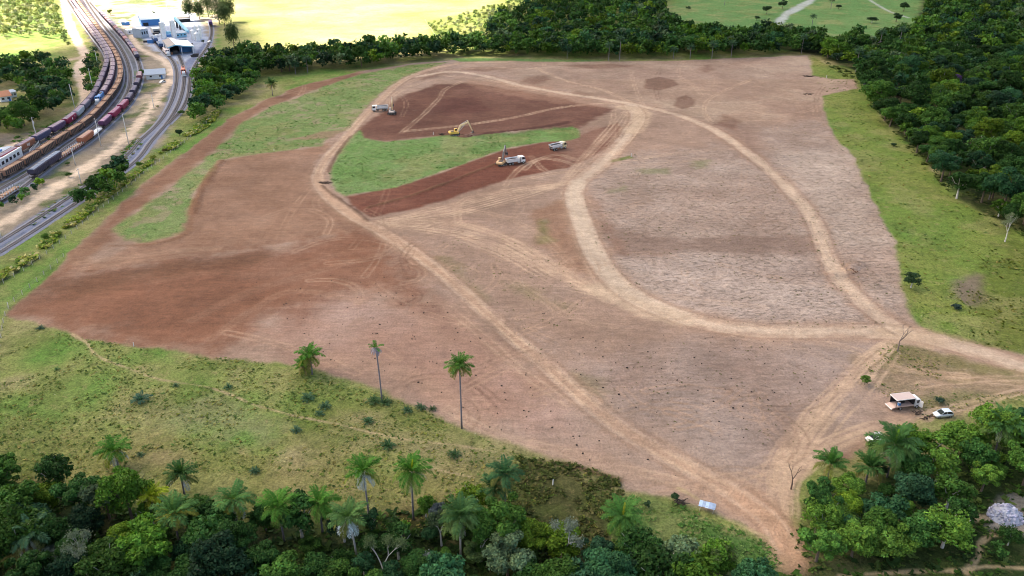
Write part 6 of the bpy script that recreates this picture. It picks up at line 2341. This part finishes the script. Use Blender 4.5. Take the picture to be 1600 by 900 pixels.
gp = 'palms of the lower pasture and wood'
gold = (.27, .2, .05)
grey = (.34, .33, .36)
for kw in [
    dict(px=(488, 585), crown=556, label='short leafy palm on the field edge, taller of a pair', r=.95, hmin=2),
    dict(px=(476, 582), crown=572, label='short leafy palm on the field edge, lower left of a pair', r=.75),
    dict(px=(597, 628), crown=543, label='tall thin palm with a sparse withered crown on the field edge', r=.55, n=(2, 2, 0, 12), dead=(.2, .19, .26), lean=-.02, trunk_r=.16),
    dict(px=(721.5, 669), crown=572, label='tall straight palm with a full green crown on the field edge', r=.86, c=(.06, .14, .045), n=(6, 10, 10, 4)),
    dict(px=(185, 729), crown=704, label='stocky palm with yellowing skirt alone in the lower left pasture', r=.95, skirt=gold, dead=grey),
    dict(px=(288, 772), crown=742, label='dark palm at the wood edge right of the stocky pasture palm', r=.95, c=(.035, .085, .04), skirt=(.14, .11, .05), dead=(.28, .27, .3)),
    dict(px=(245, 812), crown=776, label='small bright yellow green palm in the bottom left wood', r=.8, c=(.2, .24, .03), skirt=gold, dead=(.45, .38, .3)),
    dict(px=(280, 850), crown=802, label='palm with golden hanging fronds below the bright yellow palm', r=1.1, c=(.06, .13, .06), skirt=(.3, .22, .04), dead=(.4, .3, .12)),
    dict(px=(372, 830), crown=780, label='palm with golden skirt standing in the wood left of centre', r=1.1, c=(.055, .13, .06), skirt=gold, dead=(.42, .38, .36)),
    dict(px=(444, 845), crown=792, label='full green palm in the bottom wood, left of two alike', r=1.0, skirt=(.12, .14, .05)),
    dict(px=(504, 832), crown=784, label='full green palm in the bottom wood, right of two alike', r=1.0, skirt=(.12, .14, .05)),
    dict(px=(557, 868), crown=808, label='palm with a skirt of grey dead fronds and leaning pale trunk', r=1.0, c=(.06, .12, .06), dead=(.4, .42, .46), n=(5, 8, 4, 12), lean=-.05, tm=M['palebark']),
    dict(px=(577, 812), crown=737, label='tall palm with drooping grey fronds at the wood edge', r=.95, dead=(.36, .36, .38), n=(5, 6, 4, 11), lean=-.03),
    dict(px=(646, 812), crown=737, label='tall palm with a yellow spear leaf at the wood edge', r=1.05, skirt=(.2, .2, .09), dead=(.3, .27, .2), spear=(.26, .3, .02)),
    dict(px=(789, 802), crown=740, label='dark green palm right of the grey tree, taller of a pair', r=.95, c=(.035, .09, .06)),
    dict(px=(773, 802), crown=764, label='dark green palm right of the grey tree, lower of a pair', r=.95, c=(.04, .1, .06)),
    dict(px=(720, 866), crown=806, label='palm with hanging green fronds and pale trunk in the bottom wood', r=1.05, c=(.045, .1, .055), skirt=(.12, .15, .07), tm=M['palebark']),
    dict(px=(972, 838), crown=806, label='full green palm alone between dark pasture and green hollow', r=1.15, c=(.055, .14, .05), spear=(.24, .26, .03), skirt=(.1, .16, .04)),
    dict(px=(62, 872), crown=832, label='blue green palm with grey fronds in the bottom left corner', r=1.1, c=(.04, .09, .075), dead=(.36, .36, .36)),
    dict(px=(1386, 745), crown=694, label='big palm over the hidden white car', r=1.35, c=(.04, .1, .05), spear=(.14, .28, .02), skirt=(.1, .14, .06), dead=(.22, .24, .16)),
    dict(px=(1552, 715), crown=664, label='palm with drooping fronds right of the silver car', r=1.2, c=(.045, .11, .05), skirt=(.12, .16, .07), dead=(.26, .28, .16)),
    dict(px=(1292, 752), crown=724, label='bushy palm at the upper left tip of the lower right thicket', r=.95, c=(.04, .11, .04), n=(6, 9, 6, 2)),
    dict(px=(1352, 756), crown=730, label='bushy palm behind the hidden white car', r=1.0, c=(.04, .1, .045), n=(6, 9, 6, 2)),
    dict(px=(426, 149), crown=131, label='single palm on the grass beside the upper brown strip', r=1.1, c=(.05, .1, .05)),
]:
    palm(group=gp, **kw)


def palm_far(px, top, label, group, r=1.0):
    """distant palm: trunk and one-piece crown"""
    g = G(*px)
    h = max(2, hgt_for(g, top))
    th = thing('palm_tree', label, 'palm tree', g, random.uniform(0, 6.28), group)
    part('trunk', MB().tube([(0, 0, 0), (0, 0, h)], [.2, .16], M['palmbark'], 6).mesh('trunk'), th)
    o = part('crown', PALMCROWN, th, (0, 0, h), color=(.045, .1, .055))
    o.scale = (r, r, r)


def palm_crown_mesh():
    rr = random.Random(5)
    Vs, Qs, Ts = [], [], []
    off = 0
    for ms, k in ((FR_UP, 5), (FR_MID, 9), (FR_LOW, 8)):
        for i in range(k):
            me = rr.choice(ms)
            n = len(me.vertices)
            co = np.empty(n * 3, np.float32)
            me.vertices.foreach_get('co', co)
            co = co.reshape(-1, 3)
            a = 6.283 * (i + rr.uniform(-.3, .3)) / k
            R_ = np.array([[math.cos(a), -math.sin(a), 0], [math.sin(a), math.cos(a), 0], [0, 0, 1]])
            Vs.append(co @ R_.T)
            q = np.empty(len(me.loops), np.int32)
            me.loops.foreach_get('vertex_index', q)
            Qs.append(q.reshape(-1, 4) + off)
            Ts.append(np.full((n, 3), rr.uniform(.8, 1.25)))
            off += n
    return np_mesh('crown', np.concatenate(Vs), np.concatenate(Qs), M['leaf'], np.concatenate(Ts))


PALMCROWN = palm_crown_mesh()
for px, top, w_ in [((968, 95), 61, 'tall slim palm, right of the pair at the far field edge'), ((951, 95), 71, 'tall slim palm, left of the pair at the far field edge'), ((462, 116), 101, 'far palm left of two at the left end of the tree belt'), ((481, 114), 93, 'far palm right of two at the left end of the tree belt'), ((1052, 92), 78, 'far palm in the tree belt right of the tall pair'), ((1078, 92), 74, 'far palm in the tree belt, second right of the tall pair'), ((1112, 92), 70, 'far palm in the tree belt, third right of the tall pair'), ((1142, 91), 68, 'far palm in the tree belt, fourth right of the tall pair'), ((886, 92), 78, 'far palm in the tree belt left of the tall pair'), ((1252, 84), 58, 'far palm at the right end of the tree belt'), ((1337, 112), 80, 'palm at the near corner of the right forest, left of two'), ((1358, 110), 84, 'palm at the near corner of the right forest, right of two'), ((1402, 84), 46, 'palm rising from the right forest above the purple trees'), ((1372, 84), 50, 'palm rising left of the purple trees in the right forest'), ((1472, 40), 14, 'palm on the ridge of the right forest, left of two'), ((1516, 54), 24, 'palm on the ridge of the right forest, right of two'), ((1545, 312), 285, 'palm on the forest edge beside the grass strip, left of two'), ((1592, 330), 290, 'palm on the forest edge beside the grass strip, right of two'), ((1520, 136), 112, 'palm in the middle of the right forest'), ((1268, 44), 26, 'lone palm on the far green meadow'), ((1298, 14), 0, 'lone palm at the top of the far meadow'), ((1132, 8), -4, 'small palm at the top edge of the far meadow'), ((1345, 22), 16, 'hidden')]:
    if w_ != 'hidden':
        palm_far(px, top, w_, 'far palms')

# young stemless palms
for px, s, c, lb in [((221, 626), .95, (.045, .12, .085), 'young blue green palm clump in the left pasture'), ((357, 606), .5, (.05, .13, .07), 'small young palm above the footpath'), ((481, 624), .75, (.05, .12, .07), 'young palm clump left of three below the leafy pair'), ((508, 637), .65, (.05, .12, .07), 'young palm clump right of three below the leafy pair'), ((500, 648), .5, (.05, .12, .07), 'young palm clump lowest of three below the leafy pair'), ((463, 674), .55, (.05, .12, .08), 'young palm just below the footpath bend'), ((575, 660), .62, (.05, .125, .06), 'young palm with spread leaves above the footpath'), ((584, 628), .75, (.05, .115, .05), 'young palms round the foot of the withered palm, left'), ((602, 630), .7, (.05, .115, .05), 'young palms round the foot of the withered palm, right'), ((606, 698), .7, (.045, .12, .05), 'dark young palm below the footpath right of centre'), ((637, 643), .5, (.05, .115, .06), 'young palm on the field edge, left of three'), ((657, 638), .6, (.05, .115, .06), 'young palm on the field edge, middle of three'), ((676, 640), .45, (.05, .1, .05), 'young palm on the field edge, right of three'), ((710, 712), .65, (.045, .11, .05), 'young palm beside the end of the footpath'), ((398, 738), .5, (.05, .12, .07), 'small young palm above the golden skirted palm'), ((64, 514), .5, (.04, .1, .075), 'small blue green palm at the left field edge'), ((345, 742), .45, (.05, .12, .07), 'hidden'), ((220, 712), .4, (.05, .12, .07), 'small green clump right of the stocky palm'), ((275, 603), .35, (.05, .12, .07), 'tiny palm on the footpath in the left pasture'), ((89, 578), .3, (.05, .14, .05), 'tiny bright plant in the left pasture'), ((1275, 566), .25, (.05, .1, .04), 'hidden')]:
    if lb == 'hidden':
        continue
    rr = random.Random(int(px[0] * 7))
    th = thing('young_palm', lb, 'palm', G(*px), 0, 'young stemless palms in the pasture')
    for ms, k in ((FR_UP, 5), (FR_MID, 9)):
        for i in range(k):
            v = rr.uniform(.8, 1.2)
            o = part('frond', rr.choice(ms), th, (0, 0, .05), (rr.uniform(-.1, .1), rr.uniform(-.1, .1), 6.283 * (i + rr.uniform(-.3, .3)) / k), color=tuple(q * v for q in c))
            q = s * rr.uniform(.6, .85)
            o.scale = (q, q, q)


# ------------------------------------------------------------------ bare trees
def bare_tree(px, top, m, label, seed, spread=.9, leaves=None):
    rr = random.Random(seed)
    g = G(*px)
    h = hgt_for(g, top)
    th = thing('bare_tree', label, 'bare tree', g, 0, 'leafless trees')
    tr, br, ends = MB(), MB(), []

    def grow(b, p, d, ln, r, lv):
        q = p + d * ln * .5 + Vector((rr.uniform(-.1, .1), rr.uniform(-.1, .1), 0)) * ln * .3
        e = p + d * ln
        b.tube([p, q, e], [r, r * .8, r * .55], m, 5)
        if lv == 0:
            ends.append(e)
            return
        for k in range(rr.choice((2, 2, 3))):
            nd = (d + Vector((rr.uniform(-1, 1), rr.uniform(-1, 1), rr.uniform(-.1, .6))) * spread * .75).normalized()
            grow(br, e, nd, ln * rr.uniform(.5, .8), r * .55, lv - 1)
    grow(tr, Vector((0, 0, -.1)), Vector((rr.uniform(-.12, .12), rr.uniform(-.1, .1), 1)).normalized(), h * .38, h * .022 + .05, 4)
    part('trunk', tr.mesh('trunk'), th)
    part('branches', br.mesh('branches'), th)
    if leaves:
        rng = np.random.default_rng(seed)
        E = np.array([tuple(e) for e in ends])
        k = 1500
        pos = E[rng.integers(len(E), size=k)] + rng.normal(0, .35, (k, 3))
        n_ = rot_rand(rng, k)
        t = np.cross(n_, rot_rand(rng, k))
        s = .16
        V = np.stack([pos + t * s, pos + n_ * s * .6, pos - t * s, pos - n_ * s * .6], 1).reshape(-1, 3)
        T_ = np.repeat(rng.uniform(.7, 1.3, (k, 1)) * np.ones((1, 3)), 4, 0)
        part('crown', np_mesh('crown', V, np.arange(k * 4).reshape(-1, 4), M['leaf'], T_), th, color=leaves)


bare_tree((1402, 549), 506, mat('grey_bark', (.2, .16, .14), .9, var=.4), 'leafless tree at the fork of the dirt roads', 11, .8)
bare_tree((1236, 764), 722, mat('brown_bark', (.14, .1, .08), .9, var=.4), 'leafless sapling at the field edge by the lower right thicket', 12, .7)
bare_tree((752, 878), 832, M['palebark'], 'bleached leafless tree in a dark gap of the bottom wood', 13, 1.1)
bare_tree((885, 882), 822, M['palebark'], 'pale branched tree with sparse silver leaves at the bottom', 14, .9, (.16, .2, .17))
bare_tree((597, 905), 850, M['palebark'], 'pale forked trunk at the bottom edge below the tall palms', 15, .8, (.1, .15, .07))
bare_tree((690, 852), 800, M['palebark'], 'pale slanting trunk left of the hanging green palm', 16, .6, (.06, .1, .05))
bare_tree((1570, 378), 338, M['palebark'], 'pale sparse tree on the forest edge of the right grass strip', 17, .9, (.16, .2, .12))
bare_tree((140, 905), 850, M['palebark'], 'bleached branches among shrubs in the bottom left corner', 18, 1.1, (.14, .18, .13))
bare_tree((670, 905), 868, M['palebark'], 'silver twigged bush at the bottom edge', 19, 1.0, (.2, .23, .24))
bare_tree((1120, 905), 860, M['bark'], 'twiggy half bare tree at the bottom edge left of the lane', 20, 1.0, (.09, .14, .05))


# ------------------------------------------------------------------ clods on the bare field
def clods():
    rng = np.random.default_rng(21)
    polys = [gpoly([(390, 440), (600, 420), (760, 520), (900, 650), (1100, 770), (1200, 800), (1000, 745), (760, 670), (600, 600), (480, 560)]), gpoly([(800, 470), (960, 520), (1120, 525), (1330, 545), (1320, 600), (1200, 720), (1080, 700), (960, 640), (860, 560)])]
    n = 0
    while n < 240:
        k = 0 if rng.random() < .62 else 1
        p = polys[k]
        q = rng.uniform(p.min(0), p.max(0))
        if not in_poly(q[:1], q[1:], p)[0]:
            continue
        u, v = proj(q[0], q[1], 0)
        side = 'left of' if k == 0 else 'right of'
        o = part('soil_clod', CLODS[n % 4], None, (q[0], q[1], .06), (0, 0, rng.uniform(0, 6.28)))
        s = rng.uniform(.14, .3) * .78 * (1.3 if rng.random() < .15 else 1)
        o.scale = (s, s * rng.uniform(.7, 1.1), s * .8)
        tag(o, 'small dark clod of earth lying on the bare soil %s the main dirt track' % side, 'clod', 'dark clods %s the main track' % side)
        n += 1


clods()


# ------------------------------------------------------------------ low growth (uncountable)
def tufts(name, label, areas, seed):
    rng = np.random.default_rng(seed)
    Vs, Ts = [], []
    for px, n, (s0, s1), cols, tall in areas:
        poly = gpoly([(a, max(b, -60)) for a, b in px])
        lo, hi = poly.min(0), poly.max(0)
        P = rng.uniform(lo, hi, (int(n * 4), 2))
        P = P[in_poly(P[:, 0], P[:, 1], poly)][:n * 2]
        dens = fbm(P[:, 0], P[:, 1], 9, 3, seed + 3)
        P = P[dens > .44][:n]
        m = len(P)
        blades = 6
        S = rng.uniform(s0, s1, m) * (.6 + .8 * rng.random(m) ** 3)
        ci = rng.integers(len(cols), size=m)
        C = np.array(cols)[ci] * rng.uniform(.75, 1.25, (m, 1))
        for b in range(blades):
            a = rng.uniform(0, 6.28, m)
            r = S * rng.uniform(.0, .55, m)
            c = np.stack([P[:, 0] + np.cos(a) * r, P[:, 1] + np.sin(a) * r, np.full(m, .05)], 1)
            a2 = rng.uniform(0, 6.28, m)
            t = np.stack([np.cos(a2), np.sin(a2), np.zeros(m)], 1) * (S * .45)[:, None]
            up = np.stack([rng.uniform(-1.1, 1.1, m), rng.uniform(-1.1, 1.1, m), np.full(m, tall * .6)], 1) * (S * rng.uniform(.6, 1.1, m))[:, None]
            Vs.append(np.stack([c - t, c + t, c + t * .6 + up, c - t * .6 + up], 1).reshape(-1, 3))
            Ts.append(np.repeat(C * 1.35 * rng.uniform(.8, 1.2, (m, 1)), 4, 0))
    V = np.concatenate(Vs)
    o = part(name, np_mesh(name, V, np.arange(len(V)).reshape(-1, 4), M['leaf'], np.concatenate(Ts)))
    tag(o, label, 'ground cover', kind='stuff')


olive = [lin(96, 116, 52), lin(120, 128, 64), lin(74, 98, 44), lin(132, 124, 72), lin(88, 112, 60)]
green = [lin(82, 120, 58), lin(70, 110, 52), lin(100, 130, 74)]
darkg = [lin(72, 84, 42), lin(86, 92, 52), lin(98, 96, 60), lin(60, 74, 36)]
straw_ = [lin(172, 170, 92), lin(184, 178, 118), lin(138, 154, 70), lin(140, 164, 64), lin(180, 172, 130), lin(100, 132, 56), lin(88, 118, 52), lin(110, 138, 60)]
tufts('pasture_tufts', 'low green and straw coloured grass tufts over the pastures', [
    ([(-60, 505), (60, 512), (200, 540), (440, 570), (520, 590), (660, 640), (780, 695), (880, 725), (960, 750), (960, 830), (600, 830), (-60, 800)], 6500, (.16, .42), olive, .7),
    (P_DARKPASTURE, 1100, (.3, .75), darkg, .8),
    (P_SHEDGREEN, 900, (.2, .5), green, .7),
    (P_CG, 1200, (.2, .5), green, .6),
    (P_ULG, 1500, (.2, .6), green, .6),
    (P_RSTRIP, 3200, (.2, .55), olive, .6),
    ([(1560, 380), (1640, 380), (1640, 560), (1540, 545), (1470, 480)], 350, (.25, .6), [lin(70, 84, 30), lin(92, 96, 40)], .8),
    (P_ISLE, 300, (.15, .4), olive, .6), (P_DRYLOW, 350, (.15, .35), olive, .6)], 41)
tufts('tall_grass', 'tall straw and lime coloured grass hedge between ballast strip and brown strip', [
    ([(-40, 452), (0, 428), (60, 388), (140, 325), (200, 282), (250, 240), (300, 205), (330, 180), (345, 172), (330, 195), (290, 218), (222, 268), (140, 333), (50, 410), (-40, 462)], 4200, (.7, 1.5), straw_, 1.0)], 42)
tufts('field_regrowth', 'olive regrowth and roots left in rows on the ploughed soil', [
    (P_PALE_R, 2600, (.12, .36), [lin(96, 92, 66), lin(110, 104, 72), lin(84, 88, 50)], .35),
    (P_LOW, 500, (.12, .3), [lin(96, 90, 66), lin(84, 86, 56)], .35),
    ([(660, 380), (850, 360), (900, 440), (930, 500), (820, 520), (720, 440)], 350, (.12, .35), [lin(96, 96, 56), lin(84, 88, 50)], .4)], 43)
tufts('yard_weeds', 'green weeds growing along the railway yard', [
    ([(60, 335), (110, 300), (150, 270), (190, 235), (215, 215), (225, 222), (190, 262), (100, 322), (50, 352)], 300, (.5, 1.2), green + [lin(120, 118, 70)], .7),
    ([(130, 222), (180, 188), (205, 150), (210, 120), (203, 122), (198, 150), (172, 184), (110, 228)], 350, (.4, .9), green, .5),
    ([(60, 228), (130, 185), (140, 192), (80, 232)], 150, (.5, 1.2), green, .7),
    ([(-40, 245), (0, 240), (60, 218), (118, 192), (128, 172), (112, 176), (60, 202), (0, 224), (-40, 236)], 250, (.6, 1.5), green, .7)], 44)
tufts('forest_undergrowth', 'dark green undergrowth at the foot of the trees', [
    (P_WOOD_B, 1500, (.5, 1.3), [lin(52, 80, 36), lin(66, 92, 42), lin(44, 66, 34)], .7),
    (P_BR, 900, (.4, 1.1), [lin(60, 92, 38), lin(88, 108, 56), lin(44, 66, 34)], .7),
    ([(1285, 95), (1330, 112), (1350, 150), (1420, 235), (1500, 318), (1560, 355), (1620, 375), (1660, 350), (1560, 330), (1500, 290), (1400, 180)], 900, (.6, 1.5), [lin(56, 76, 36), lin(80, 92, 48)], .7)], 45)
